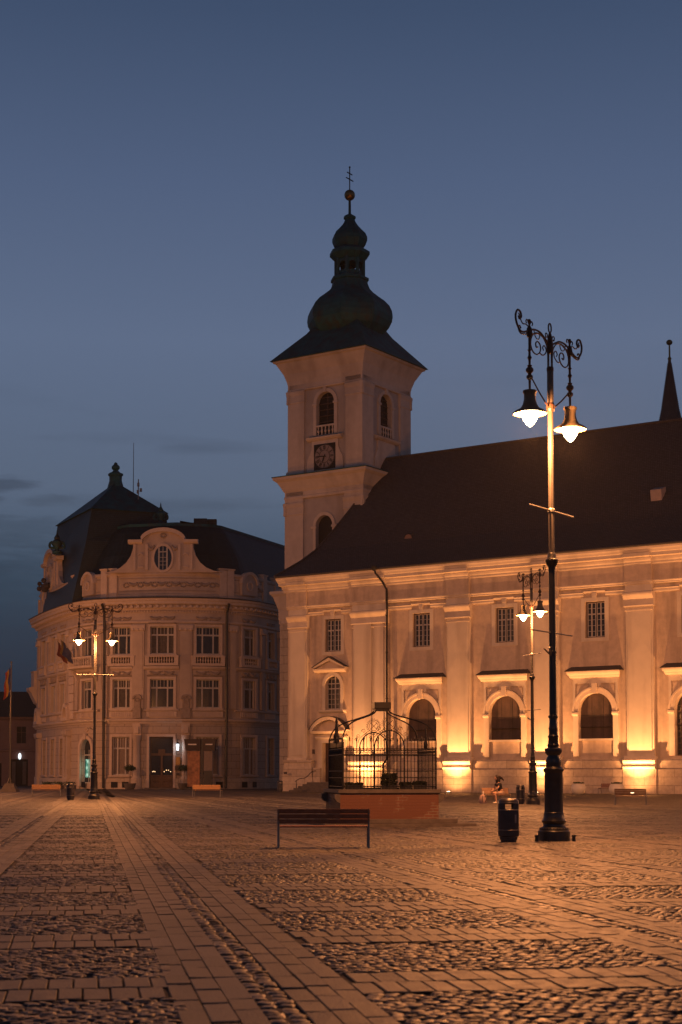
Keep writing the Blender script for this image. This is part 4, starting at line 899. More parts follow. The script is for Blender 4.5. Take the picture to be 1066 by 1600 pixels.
for i, (c, wd) in enumerate(top):
    o, f = hwindow(c, wd, 8.37, 11.35, 0, curtain=2 if i in (4, 7, 9) else False)
    q = MB(f); q.mould(c - wd / 2 - .3, c + wd / 2 + .3, [(0, 11.62), (.16, 11.66), (.22, 11.76), (0, 11.82)]); wreath(q, f, c, 11.95, .26, .02)
    for sg in (-1, 1): garland(q, f, c + sg * wd * .3, 12.1, wd * .38, .03, .22)
    q.build('lintel_relief', M['relief'], o)
    q = MB(f)
    q.box(c - wd / 2 - .35, c + wd / 2 + .35, 0, .1, 7.45, 8.0)
    n = int((wd + .3) / .24)
    for j in range(n): q.box(c - wd / 2 - .1 + j * .24, c - wd / 2 + .0 + j * .24, .1, .16, 7.5, 7.95)
    q.build('apron_balusters', M['halltrim'], o)
    o, f = hwindow(c, wd, 13.93, 16.8, 1, curtain=2 if i in (5, 7) else False)
    q = MB(f); wreath(q, f, c, 17.55, .22, .02)
    for sg in (-1, 1): garland(q, f, c + sg * wd * .3, 17.75, wd * .4, .02, .16)
    q.mould(c - wd / 2 - .2, c + wd / 2 + .2, [(0, 17.02), (.2, 17.06), (.26, 17.14), (0, 17.2)])
    q.build('lintel_relief', M['relief'], o)
    q = MB(f); q.box(c - wd / 2 - .5, c + wd / 2 + .5, 0, .34, 12.74, 13.0); q.box(c - wd / 2 - .55, c + wd / 2 + .55, 0, .40, 13.62, 13.78)
    for sg in (-1, 1): q.box(c + sg * (wd / 2 + .3) - .22, c + sg * (wd / 2 + .3) + .22, .04, .35, 13.0, 13.62)
    n = max(3, int(wd / .27))
    for j in range(n): x, y, _ = f(c - wd / 2 + .14 + (wd - .28) * j / (n - 1), .2, 0); q.lathe((x, y, 13.0), [(.06, 0), (.04, .1), (.1, .28), (.04, .5), (.06, .62)], n=6)
    bb = q.build('balustrade', M['halltrim'], o); q = MB(f); q.box(c - wd / 2, c + wd / 2, 0.002, .02, 13.0, 13.62); q.build('baluster_shade', M['board'], o)  # the last box is a dark sheet in place of shade between balusters
for (c, wd, z) in gl:
    if z < 1: continue
    hwindow(c, wd - .1, 1.45, 5.4, 0, curtain=True)
# pilasters: upper order, consoles, ground-floor columns
for (a, b) in ((30.84, 32.09), (35.78, 37.03), (27.0, 27.6), (41.0, 41.8), (22.4, 23.2), (19.6, 20.6), (11.2, 11.9), (15.6, 16.2), (5.0, 6.0), (45.9, 46.7), (50.2, 50.9)):
    q = HB_(); q.box(a, b, 0, .2, 8.3, 17.0); q.box(a + .15, b - .15, .2, .24, 10.4, 16.2); o = q.build('pilaster', M['hall'], hall)
    q = HB_(); q.mould(a - .12, b + .12, [(0, 16.35), (.3, 16.4), (.36, 16.55), (.36, 16.9), (.3, 17.02), (0, 17.06)]); c = (a + b) / 2
    for sg in (-1, 0, 1): q.ball(hp(c + sg * (b - a) * .42, .28, 16.5), .17, n=8)
    q.build('capital', M['halltrim'], o)
    if b - a > 1:
        q = HB_(); q.box(a + .2, b - .2, .2, .55, 7.3, 8.35); q.box(a + .3, b - .3, .2, .42, 8.35, 9.7); q.ring(c, 9.25, .34, .52, .18, .5, 0, PI, 12); wreath(q, hp, c, 9.2, .22, .42); q.build('cartouche', M['relief'], o)
        q = HB_(); q.mould(c - .42, c + .42, [(0, 5.55), (.22, 5.55), (.3, 5.9), (.55, 6.4), (.6, 6.75), (0, 6.75)]); q.box(c - .24, c + .24, .3, .62, 5.75, 6.5); q.build('console', M['halltrim'], o)
        q = MB(); x, y, _ = hp(c, .42, 0); q.lathe((x, y, 0), [(.55, H0), (.55, 1.1), (.45, 1.2), (.38, 1.35), (.36, 3.2), (.33, 4.9), (.42, 5.1), (.45, 5.3), (.5, 5.55)], n=16); q.box(0, 0.001, 0, 0.001, 0, 0.001); q.build('column', M['hall'], hall, smooth=True)
# corner bay: rusticated piers, balcony on brackets, oriel sides
for (a, b) in ((20.7, 22.3), (27.62, 28.15)):
    q = HB_(); z = 7.4
    while z < 16.4: q.box(a, b, 0, .3, z, z + .86); z += .92
    q.build('banded_pier', M['halltrim'], hall)
q = HB_(); q.mould(22.6, 27.0, [(0, 12.2), (.3, 12.3), (.5, 12.5), (1.15, 12.62), (1.2, 12.85), (0, 12.9)]); q.box(22.7, 26.9, 1.0, 1.15, 13.65, 13.8)
for s in np.linspace(22.8, 26.8, 13): x, y, _ = hp(s, 1.07, 0); q.lathe((x, y, 12.85), [(.06, 0), (.1, .3), (.05, .6), (.06, .8)], n=6)
for s in (22.9, 26.5): q.mould(s, s + .4, [(0, 11.2), (.2, 11.3), (.5, 11.9), (.9, 12.4), (0, 12.4)])
q.build('balcony', M['halltrim'], hall)
# arched shop door at the corner with glowing window
f = hplane(25.05); c = 25.05
q = MB(f); q.poly([(c - 1.0, .6), (c + 1.0, .6)] + [(c + 1.0 * math.cos(PI * i / 16), 4.2 + 1.0 * math.sin(PI * i / 16)) for i in range(17)], -.42, -.38); sd = q.build('shop_window', M['glass'], hall)
q = MB(f); 
for x in (-1.0, -.06, .94): q.box(c + x, c + x + .08, -.37, -.30, .6, 4.1)
q.box(c - 1, c + 1, -.372, -.298, 3.5, 3.62); q.box(c - 1, c + 1, -.372, -.298, .6, .7); q.build('frame', M['frame'], sd)
q = MB(f); q.box(c - .75, c + .55, -.375, -.36, 1.2, 3.1); q.build('poster', M['poster'], sd)
q = MB(f); q.ring(c, 4.2, 1.05, 1.42, -.02, .2, n=16); q.ring(c, 4.2, .98, 1.06, -.4, .1, n=16); q.box(c - 1.42, c - 1.05, 0, .2, .3, 4.2); q.box(c + 1.05, c + 1.42, 0, .2, .3, 4.2); q.box(c - .2, c + .2, .1, .35, 5.2, 5.8); wreath(q, f, c, 6.2, .24, .06); q.build('surround', M['halltrim'], sd)
x, y, _ = f(c, .15, 2.2); lamp_light('shop_glow', (x, y, 2.2), 14, sd, colr=(.55, .95, .7), rad=.4)
# arched crests over the ground floor of the wing (round hoods)
for cc_ in (6.6, 20.2):
    f = hplane(cc_); q = MB(f); q.ring(cc_, 7.6, .75, 1.05, 0, .6, n=16, ry=1.5); q.poly([(cc_ + .76 * math.cos(PI * i / 14), 7.6 + 1.13 * math.sin(PI * i / 14)) for i in range(15)], 0, .2); q.box(cc_ - 1.1, cc_ + 1.1, 0, .65, 7.25, 7.6); wreath(q, f, cc_, 8.0, .3, .22); q.build('round_hood', M['halltrim'], hall)
    q = HB_(); q.box(cc_ - .8, cc_ + .8, 0, .5, 0, 1.25); q.box(cc_ - .62, cc_ - .2, 0, .42, 1.25, 5.6); q.box(cc_ + .2, cc_ + .62, 0, .42, 1.25, 5.6); q.mould(cc_ - .85, cc_ + .85, [(0, 5.6), (.5, 5.65), (.62, 5.9), (.62, 6.2), (0, 6.3)]); q.build('paired_pilaster', M['hall'], hall)
# statues' oriel at the wing end
q = HB_(); q.mould(s_a - .6, s_a + 1.2, [(0, 9.6), (.3, 9.8), (.9, 11.0), (1.15, 11.3), (1.15, 11.6), (.6, 11.7), (.6, 13.4), (.75, 13.5), (0, 13.6)]); q.build('oriel', M['hall'], hall)
# main door
f = hplane(33.95); c = 33.95
q = MB(f); q.box(c - 1.25, c + 1.25, -.44, -.40, 0, 5.4); dd = q.build('door', M['glass'], hall)
q = MB(f)
for x0, x1 in ((-1.25, -1.1), (1.1, 1.25), (-.1, .1)): q.box(c + x0, c + x1, -.40, -.3, 0, 5.4 if abs(x0) > .2 else 3.7)
q.box(c - 1.25, c + 1.25, -.402, -.29, 3.45, 3.7); q.box(c - 1.25, c + 1.25, -.402, -.302, 5.28, 5.4); q.box(c - 1.24, c - .08, -.40, -.33, 0, 1.45); q.box(c + .08, c + 1.24, -.40, -.33, 0, 1.45); q.box(c - .35, c + .35, -.38, -.24, 3.7, 4.1)
for x in (-1.0, .18):
    for z in (.15, .8): q.mould(c + x, c + x + .8, [(-.33, z), (-.29, z + .05), (-.29, z + .5), (-.33, z + .55)])
q.build('door_leaf', M['wood'], dd)
q = MB(f); q.tube([f(c + .14, -.26, 1.9), f(c + .14, -.22, 2.2)], .025); q.build('handle', M['brass'], dd)
q = MB(f)
for i in range(7):
    x = (-.95 + i * .12) if i < 3 else (.25 + (i - 3) * .22); q.ball(f(c + x, -.385, 1.8 + (.18 * math.sin(PI * (i - 3) / 3) if i >= 3 else .04 * (i % 2))), .045, n=6)
q.build("inside_lights", emit("inside_light", (1, .6, .3), 2.5), dd)
q = MB(f); q.box(c - 1.6, c + 1.6, 0, .7, H0, .16); q.box(c - 1.25, c + 1.25, -.45, 0, H0, .16); q.build('doorstep', M['slab'], hall)
q = MB(f); q.box(c - 1.5, c - 1.25, 0, .15, .1, 5.6); q.box(c + 1.25, c + 1.5, 0, .15, .1, 5.6); q.box(c - 1.5, c + 1.5, 0, .16, 5.4, 5.65); q.build('door_surround', M['halltrim'], hall)
# wall lantern, plaques beside the door
lx_, ly_, _ = f(c + 1.75, .45, 0)
q = MB(f); q.tube([f(c + 1.75, 0, 5.0), f(c + 1.75, .3, 5.15), f(c + 1.75, .45, 4.95)], .03); q.lathe((lx_, ly_, 4.65), [(.16, 0), (.05, .22), (.02, .3)], n=6); q.lathe((lx_, ly_, 3.88), [(.05, 0), (.12, .06), (.12, .09)], n=6); wl_ = q.build('wall_lantern', M['iron'], hall)
q = MB(); q.lathe((lx_, ly_, 3.97), [(.10, 0), (.15, .66)], n=6); q.build('lantern_glass', M['whitelight'], wl_)
lamp_light('lantern_lamp', tuple(f(c + 1.75, .75, 4.2)), 16, wl_, colr=(.8, .9, 1.0), rad=.12)
q = MB(f); q.box(c + 1.52, c + 1.98, .0, .17, 2.5, 3.3); q.build('brass_plaque', M['brass'], hall)
for z0, z1, hw in ((1.95, 2.4, .3), (1.45, 1.68, .14)): q = MB(f); q.box(c + 1.75 - hw, c + 1.75 + hw, 0, .18, z0, z1); q.build('plaque', M['plaque'], hall)
# downpipes
for s in (27.85, 40.55):
    q = MB(); pts = [hp(s, .9, 19.2), hp(s, .45, 18.4), hp(s, .38, 17.0), hp(s, .38, 12.8), hp(s, .42, 7.5), hp(s, .38, 6.5), hp(s, .32, .1)]; q.tube(pts, .14, n=8); q.build('downpipe', M['iron'], hall)
# flags on the corner balcony
for ds, mm_, dz in ((-.8, 'red', 0), (0, 'yellow', .1), (.5, 'blue', -.1)):
    s = 23.6 + ds; p0_ = hp(s, .6, 13.3); p1_ = hp(s - .3, 2.2, 15.6 + dz); q = MB(); q.tube([p0_, p1_], .03); o = q.build('flag_staff', M['pole'], hall)
    q = MB(); n = 6; vs = []
    for i in range(n + 1):
        t = i / n; a_ = Vector(p1_).lerp(Vector(p0_), t * .62)
        for j in range(5): vs.append((a_.x + .10 * math.sin(i * 1.7 + j), a_.y + .08 * math.cos(j * 2 + i), a_.z - j * .36 * (1 - .3 * t)))
    q.add(vs, [(i * 5 + j, i * 5 + j + 1, (i + 1) * 5 + j + 1, (i + 1) * 5 + j) for i in range(n) for j in range(4)], raw=True); q.build('flag', M[mm_], o, recalc=False, smooth=True)
# roofs: mansard behind the parapet, following the curve
mr_ = MB(hp, 1.2); mr_.mould(s_a + .2, SE, [(-.8, 19.8), (-1.2, 22.3), (-2.0, 24.6), (-3.6, 27.3), (-4.4, 28.1), (-9.5, 29.2), (-9.5, 19.8)]); mroof = mr_.build('roof', M['slate'], hall)
q = MB(hp, 1.2); q.mould(s_a + .2, SE, [(-4.2, 27.95), (-4.2, 28.25), (-4.7, 28.3), (-4.7, 28.0)]); q.build('roof_ridge', M['copper'], mroof)
for s in (38.4, 41.8):
    x, y, _ = hp(s, -5.0, 0); q = MB(); q.rbox(x - .7, x + .7, y - .4, y + .4, 27.6, 28.9); q.build('chimney', M['slate'], mroof)
# pavilion roof over the corner
def P3(x, y, z): return (x - HX0, y - HY0, z)
q = MB(); E_ = [P3(-26.8, 166.6, 30.2), P3(-19.2, 169.8, 30.2), P3(-23.6, 181.5, 30.2), P3(-32.6, 178.2, 30.2)]; B_ = [P3(-28.6, 165.2, 19.8), P3(-17.6, 167.0, 19.8), P3(-22.4, 183, 19.8), P3(-34.4, 178.8, 19.8)]
MID = [tuple(Vector(a).lerp(Vector(b), .35)) for a, b in zip(E_, B_)]; MID = [(p_[0] * .985, p_[1], p_[2]) for p_ in MID]
q.add(B_ + MID + E_, [(j, (j + 1) % 4, 4 + (j + 1) % 4, 4 + j) for j in range(4)] + [(4 + j, 4 + (j + 1) % 4, 8 + (j + 1) % 4, 8 + j) for j in range(4)] + [(8, 9, 10, 11)], raw=True); q.build('pavilion_roof', M['slate'], hall)
cxv = (Vector(E_[0]) + Vector(E_[1]) + Vector(E_[2]) + Vector(E_[3])) / 4
apx = Vector(P3(-25.3, 173.6, 34.0)); T_ = [tuple(apx + (Vector(p_) - cxv) * .09) for p_ in E_]; E2 = [tuple(cxv + (Vector(p_) - cxv) * 1.05 + Vector((0, 0, -.15))) for p_ in E_]
T_ = [(p_[0], p_[1], 33.9) for p_ in T_]
q = MB(); q.add(E2 + T_, [(3, 2, 1, 0), (4, 5, 6, 7)] + [(j, (j + 1) % 4, 4 + (j + 1) % 4, 4 + j) for j in range(4)], raw=True); cpz = q.build('pavilion_cap', M['copper'], hall)
q = MB(); q.lathe((apx.x, apx.y, 0), [(1.0, 33.3), (.85, 33.9), (.7, 34.4), (.72, 34.9), (.85, 35.0), (.85, 35.2), (.5, 35.35), (.3, 35.55)], n=8); q.ball((apx.x, apx.y, 35.9), .48, n=10, sz=.8); q.ball((apx.x, apx.y, 36.3), .22, n=8); q.build('finial', M['copper'], cpz)
def urn(x, y, z, h):
    q = MB(); k = h / 2.6; q.lathe(P3(x, y, z), [(.55 * k, 0), (.55 * k, .3 * k), (.25 * k, .45 * k), (.28 * k, .6 * k), (.62 * k, 1.1 * k), (.6 * k, 1.4 * k), (.3 * k, 1.7 * k), (.36 * k, 1.85 * k), (.1 * k, 2.3 * k), (.03 * k, 2.8 * k)], n=10)
    for sg in (-1, 1): q.tube([P3(x + sg * .3 * k, y, z + .7 * k), P3(x + sg * .8 * k, y, z + .75 * k), P3(x + sg * .8 * k, y, z + 1.2 * k), P3(x + sg * .5 * k, y, z + 1.4 * k)], .16 * k, n=6, smooth=3)
    q.build('roof_urn', M['copper'], hall, smooth=True)
urn(-19.7, 169.2, 28.7, 2.3); urn(-31.6, 172.5, 26.0, 2.5)
def lump(x, y, z, r, name='roof_ornament'):
    q = MB()
    for i in range(9): q.ball(P3(x + random.uniform(-r, r) * .7, y + random.uniform(-r, r) * .4, z + random.uniform(0, r * 1.7)), random.uniform(.3, .5) * r, n=8)
    q.build(name, M['darkroof'], hall, smooth=True)
lump(-33.9, 177.0, 22.2, .9)
q = MB(); q.tube([P3(-24.3, 181, 28), P3(-24.3, 181, 40.3)], [.07, .03], n=6); q.build('mast', M['steel'], hall)
q = MB(); q.tube([P3(-22.4, 171, 30), P3(-22.4, 171, 34.1)], .06, n=6)
for z, dx in ((33.3, .0), (32.7, .28), (32.5, -.05)): q.rbox(*(lambda p_: (p_[0] - .12, p_[0] + .12, p_[1] - .1, p_[1] + .1, z, z + .38))(P3(-22.4 + dx, 171, 0)))
q.build('antenna', M['steel'], hall)
# ------------------------------------------------------------------ things in front of the hall
def topiary(x, y, lab):
    t = thing('potted_tree', lab, 'potted plant', (x, y, 0), 0, 'potted round trees beside the hall door')
    q = MB(); q.lathe((0, 0, 0), [(.38, -.02), (.5, .12), (.62, .5), (.66, .62), (.55, .62), (.5, .5)], n=16); q.build('pot', M['slab'], t, smooth=True)
    q = MB(); q.tube([(0, 0, .4), (.03, 0, 1.9)], .035); q.build('trunk', M['wood'], t)
    q = MB(); rr = random.Random(int(abs(x) * 10))
    for i in range(420):
        v_ = Vector((rr.gauss(0, 1), rr.gauss(0, 1), rr.gauss(0, 1))).normalized() * rr.uniform(.35, 1); c_ = Vector((v_.x * .68, v_.y * .68, 2.15 + v_.z * .36)); e1 = Vector((rr.gauss(0, 1), rr.gauss(0, 1), rr.gauss(0, 1))).normalized() * .09; e2 = e1.cross(v_).normalized() * .05
        q.add([tuple(c_ - e1), tuple(c_ + e2), tuple(c_ + e1), tuple(c_ - e2)], [(0, 1, 2, 3)], raw=True)
    q.build('crown', M['leaf'], t, recalc=False)
topiary(-21.4, 158.6, 'small round potted tree left of the tall glazed hall door'); topiary(-15.9, 158.4, 'small round potted tree right of the hall door under the lantern')
ki = thing('information_kiosk', 'dark two sided information column with header boards and pale panels by the hall', 'kiosk', (-13.9, 156.5, 0), -.05)
q = MB(); q.rbox(-.12, .12, -.12, .12, 0, 5.1); q.rbox(-1.7, 1.0, -.45, .45, 0, .18); q.build('post', M['iron'], ki)
q = MB(); q.hexa([(-1.6, -.5, 3.9), (-.14, -.3, 3.9), (-.14, .3, 3.9), (-1.6, .5, 3.9), (-1.75, -.55, 5.05), (-.14, -.35, 5.05), (-.14, .35, 5.05), (-1.75, .55, 5.05)]); q.hexa([(.14, -.3, 3.9), (1.3, -.5, 3.9), (1.3, .5, 3.9), (.14, .3, 3.9), (.14, -.35, 5.05), (1.42, -.55, 5.05), (1.42, .55, 5.05), (.14, .35, 5.05)]); q.build('header_board', M['plaque'], ki)
q = MB(); q.rbox(-1.45, -.2, -.2, .1, .3, 3.85); q.build('glazed_panel', mat('amber_panel', (.30, .13, .06), .35, var=.6, scale=2.5), ki)
q = MB(); q.rbox(.2, 1.05, -.2, .1, 1.9, 3.85); q.build('poster_panel', M['curtain'], ki)
q = MB(); q.rbox(.2, 1.05, -.2, .1, .3, 1.88); 
for z in (.5, .85, 1.2, 1.55): q.rbox(.62, .98, -.23, -.2, z, z + .2)
q.build('leaflet_rack', M['iron'], ki)
q = MB(); [q.hexa([(x0, -.5 - .02, z), (x1, -.5 - .02, z), (x1, -.45, z), (x0, -.45, z), (x0, -.52, z + h), (x1, -.52, z + h), (x1, -.45, z + h), (x0, -.45, z + h)]) for x0, x1, z, h in ((-1.35, -.5, 4.45, .12), (.4, 1.1, 4.45, .12))]; q.build('header_marks', M['white'], ki)
# low dark planter hedge by the wing
for i, (x, y) in enumerate(((-30.6, 163.2), (-29.2, 161.8), (-27.8, 160.6))):
    t = thing('planter_box', ['leafy planter box nearest the left edge by the hall wing', 'middle leafy planter box along the hall wing', 'leafy planter box nearest the corner shop window'][i], 'planter', (x, y, 0), -.8, 'planter boxes along the hall wing')
    q = MB(); q.rbox(-.75, .75, -.25, .25, 0, .42); q.build('box', M['slab'], t)
    q = MB(); rr = random.Random(i)
    for k in range(160):
        c_ = Vector((rr.uniform(-.75, .75), rr.uniform(-.25, .25), rr.uniform(.4, .75))); e1 = Vector((rr.gauss(0, .05), rr.gauss(0, .05), .07)); e2 = Vector((.05, rr.gauss(0, .03), 0)); q.add([tuple(c_ - e1), tuple(c_ + e2), tuple(c_ + e1), tuple(c_ - e2)], [(0, 1, 2, 3)], raw=True)
    q.build('foliage', M['leaf'], t, recalc=False)
# far low houses at the left edge
fh = thing('far_house', 'low two storey house in shadow beyond the hall at left edge', 'house', (-45, 205, 0), .12)
q = MB(); f0 = lambda s, o, z: (s, -o, z)
q = MB(); q.wall(-14, 12, 0, 4.6, [(-2.2, .5, 0, 3.0, 0), (1.7, 3.9, 0, 3.5, 0)], depth=.4); q.wall(-14, 12, 4.6, 9.0, [(-1, .2, 5.6, 7.8, 0), (2.4, 3.6, 5.6, 7.8, 0), (5.6, 6.8, 5.6, 7.8, 0)], depth=.3); q.rbox(-14, 12, 8, 8.3, 0, 9); q.build('wall', M['farwall'], fh, recalc=False)
q = MB(); q.mould(-14, 12, [(0, 8.6), (.3, 8.8), (.4, 9.05), (0, 9.1)]); q.mould(-14, 12, [(0, 4.5), (.15, 4.55), (.15, 4.8), (0, 4.85)]); q.build('cornice', M['farwall'], fh)
for a in (-1, 2.4, 5.6): q = MB(); q.box(a, a + 1.2, -.28, -.25, 5.6, 7.8); o = q.build('window', M['black'], fh); q = MB(); q.box(a + .56, a + .64, -.25, -.2, 5.6, 7.8); q.box(a, a + 1.2, -.25, -.2, 7.0, 7.08); q.build('muntins', M['casing'], o)
q = MB(); q.box(1.7, 3.9, -.4, -.36, 0, 3.5); q.build('shop_door', M['black'], fh); q = MB(); q.box(1.8, 2.3, -.2, -.1, .2, 3.2); q.box(3.2, 3.7, -.2, -.1, .2, 3.2); q.build('door_leaf', M['slab'], fh)
q = MB(); q.box(-2.2, .5, -.4, -.36, 0, 3.0); q.build('gateway', M['black'], fh)
q = MB(); q.add([(-14.5, -.6, 9.05), (12.5, -.6, 9.05), (12.5, 8.6, 9.05), (-14.5, 8.6, 9.05), (-12, 4, 12.6), (10, 4, 12.6)], [(0, 1, 5, 4), (1, 2, 5), (2, 3, 4, 5), (3, 0, 4), (3, 2, 1, 0)], raw=True); q.build('roof', M['slate'], fh)
q = MB(); cx_, cz_ = 2.85, 3.9; q.poly([(cx_ + .2 * math.cos(2 * PI * i / 16), cz_ + .42 * math.sin(2 * PI * i / 16)) for i in range(16)], .25, .35); o = q.build('oval_sign', M['signlight'], fh); q = MB(); q.tube([(cx_, 0, cz_ + .1), (cx_, -.28, cz_ + .1)], .03); q.build('sign_bracket', M['iron'], o)
# flagpole
fp = thing('flagpole', 'tall pale flagpole with limp red yellow blue flag on a stepped stone foot', 'flagpole', (-29.2, 138, 0), 0)
q = MB(); q.hexa([(-.75, -.75, -.02), (.75, -.75, -.02), (.75, .75, -.02), (-.75, .75, -.02), (-.36, -.36, .72), (.36, -.36, .72), (.36, .36, .72), (-.36, .36, .72)]); q.build('foot', M['slab'], fp)
q = MB(); q.tube([(0, 0, .6), (0, 0, 11.4)], [.09, .045], n=8); q.ball((0, 0, 11.45), .09); 
for a in range(4): q.tube([(.25 * math.cos(a * PI / 2 + .6), .25 * math.sin(a * PI / 2 + .6), .7), (.06 * math.cos(a * PI / 2 + .6), .06 * math.sin(a * PI / 2 + .6), 1.25)], .03)
q.build('pole', M['pole'], fp)
for j, mm_ in enumerate(('red', 'yellow', 'blue')):
    q = MB(); vs = []
    for i in range(9):
        for k in range(2):
            x = -.06 - (2 - j + (1 - k)) * .16 * (1 + .25 * i / 8) ; vs.append((x + .05 * math.sin(i * 1.3), .10 * math.sin(i * .8 + (j + k) * 1.5), 11.0 - i * .30 - (2 - j + 1 - k) * .18))
    q.add(vs, [(i * 2, i * 2 + 1, i * 2 + 3, i * 2 + 2) for i in range(8)], raw=True); q.build('flag_stripe', M[mm_], fp, recalc=False)
# ------------------------------------------------------------------ STREET LAMPS
def scroll(pts): return pts
def make_lamp(x, y, rz, lab):
    t = thing('street_lamp', lab, 'street lamp', (x, y, 0), rz, 'ornate double lamp posts on the square')
    q = MB(); q.lathe((0, 0, 0), [(.37, -.03), (.37, .22), (.35, .245), (.335, .25), (.335, .28), (.30, .31), (.245, .34), (.24, .38), (.275, .43), (.285, .46), (.26, .50), (.235, .56), (.228, .62), (.228, .645), (.215, .66), (.205, 1.55), (.215, 1.58), (.235, 1.61), (.235, 1.64), (.20, 1.66), (.165, 1.70), (.175, 1.78), (.178, 1.86), (.14, 1.92), (.135, 1.95), (.19, 2.02), (.20, 2.08), (.195, 2.11), (.13, 2.13), (.125, 2.15), (.135, 2.17), (.135, 2.2), (.118, 2.22), (.113, 2.36), (.125, 2.38), (.125, 2.40), (.10, 2.43), (.10, 2.55), (.108, 2.56), (.108, 2.59), (.095, 2.61), (.088, 2.80), (.113, 2.82), (.113, 2.86), (.09, 2.88)], n=24)
    for i in range(26):
        a = 2 * PI * i / 26; q.ball((.315 * math.cos(a), .315 * math.sin(a), .292), .018, n=6)
    q.build('base', M['iron'], t, smooth=True)
    q = MB(); q.lathe((0, 0, 0), [(.088, 2.86), (.078, 6.2), (.085, 6.24), (.085, 6.3), (.12, 6.36), (.152, 6.42), (.156, 6.48), (.12, 6.5), (.10, 6.55), (.10, 6.6), (.075, 6.64)], n=24, flute=0); q.lathe((0, 0, 4.3), [(.09, 0), (.1, .03), (.09, .06)], n=16); q.build('shaft', M['iron'], t, smooth=True)
    q = MB(); q.lathe((0, 0, 0), [(.066, 6.6), (.064, 9.9), (.07, 10.0), (.075, 10.3), (.075, 10.95)], n=24, flute=.10)
    q.build('upper_shaft', M['pole'], t)
    q = MB()
    for i in range(6): a = 2 * PI * i / 6; q.tube([(.055 * math.cos(a), .055 * math.sin(a), 10.93), (.055 * math.cos(a), .055 * math.sin(a), 11.35)], .013, n=5)
    q.lathe((0, 0, 0), [(.075, 11.32), (.085, 11.4), (.07, 11.6), (.05, 11.72), (.03, 11.8)], n=12); q.lathe((0, 0, 0), [(.08, 10.9), (.085, 10.95), (.075, 11.0)], n=12)
    q.tube([(.07 * math.cos(a), 0, 11.92 + .11 * math.sin(a)) for a in np.linspace(0, 2 * PI, 17)], .018, n=6)
    for sg in (-1, 1): q.tube([(sg * .05, 0, 11.55), (sg * .14, 0, 11.75), (sg * .22, 0, 11.74), (sg * .2, 0, 11.66), (sg * .15, 0, 11.68)], .014, n=5, smooth=4)
    q.lathe((0, 0, 0), [(.075, 9.95), (.1, 10.0), (.1, 10.1), (.075, 10.15)], n=12)
    q.build('crown', M['ornament'], t)
    for sg in (-1, 1):
        Z = 11.62
        def P(pts): return [(sg * r, 0, Z + z) for r, z in pts]
        q = MB()
        q.tube(P([(.06, -.28), (.12, -.08), (.3, .02), (.5, .09), (.75, .09), (1.0, .02), (1.25, -.08), (1.45, -.08), (1.6, .06), (1.64, .22), (1.55, .36), (1.42, .34), (1.38, .24), (1.46, .18), (1.5, .24)]), .024, n=6, smooth=5)
        q.tube(P([(.3, .0), (.55, .04), (.8, -.02), (1.0, -.04), (1.2, -.12), (1.42, -.14), (1.52, -.05), (1.46, .02), (1.4, -.03)]), .018, n=6, smooth=5)
        q.tube(P([(.95, .05), (1.15, .12), (1.3, .1), (1.4, .16), (1.5, .3)]), .015, n=5, smooth=4)
        q.tube(P([(.1, -.5), (.14, -.2), (.3, -.02), (.5, .04), (.72, .02), (.9, -.12), (.94, -.3), (.85, -.43), (.68, -.47), (.52, -.4), (.46, -.28), (.52, -.18), (.63, -.16), (.7, -.22), (.67, -.3), (.6, -.28)]), .017, n=6, smooth=5)
        q.tube(P([(.52, -.4), (.36, -.42), (.22, -.34), (.2, -.24), (.29, -.18), (.36, -.24), (.32, -.3)]), .015, n=6, smooth=5)
        q.tube(P([(.78, .06), (.72, -.06), (.58, -.1), (.5, .0), (.56, .06)]), .013, n=5, smooth=4)
        q.tube(P([(1, .12), (.9, .24), (.84, .2), (.87, .15)]), .015, n=5, smooth=4); q.tube(P([(1, .12), (1.1, .24), (1.16, .2), (1.13, .15)]), .015, n=5, smooth=4)
        q.lathe((sg, 0, Z), [(.06, -.14), (.075, -.05), (.06, .06), (.025, .12), (.022, .2), (.045, .23), (.03, .27)], n=8)
        q.build('bracket', M['ornament'], t)
        q = MB(); q.tube([(sg * 1.0, 0, 10.62), (sg * .55, 0, 10.3), (sg * .1, 0, 10.03)], .018, n=6); q.build('brace', M['ornament'], t)
        ln = MB(); ln.lathe((sg, 0, 0), [(.028, 11.55), (.028, 11.2), (.05, 11.18), (.028, 11.15), (.03, 11.05), (.055, 11.0), (.03, 10.95), (.028, 10.84), (.06, 10.82), (.045, 10.79), (.09, 10.74), (.09, 10.69), (.045, 10.64), (.04, 10.61), (.075, 10.58), (.075, 10.53), (.03, 10.48), (.026, 10.24)][::-1], n=10); la = ln.build('lantern', M['ornament'], t, smooth=True)
        ln = MB(); ln.lathe((sg, 0, 0), [(.385, 9.70), (.395, 9.72), (.34, 9.77), (.22, 9.83), (.165, 9.92), (.135, 10.04), (.135, 10.16), (.158, 10.19), (.158, 10.24), (.05, 10.27)], n=24, cap=False); ln.build('hood', M['shade'], la, smooth=True, recalc=False)
        ln = MB(); ln.lathe((sg, 0, 0), [(.02, 9.41), (.08, 9.46), (.15, 9.56), (.19, 9.66), (.20, 9.74), (.19, 9.78)], n=20); ln.build('globe', M['bulb'], la, smooth=True)
        lamp_light('lamp_light', (sg, 0, 9.34), LAMP_W, la, rad=.1)
    q = MB(); q.tube([(-1.1, 0, 7.62), (1.1, 0, 7.62)], .022, n=6); q.tube([(-1.0, 0, 4.78), (1.0, 0, 4.78)], .016, n=6); q.ball((0, 0, 7.62), .09); q.tube([(-.08, 0, 4.25), (-.34, -.1, 4.42)], .022); q.tube([(-.08, 0, 4.25), (-.5, -.05, 4.38)], .018); q.build('ladder_bar', M['steel'], t)
    return t
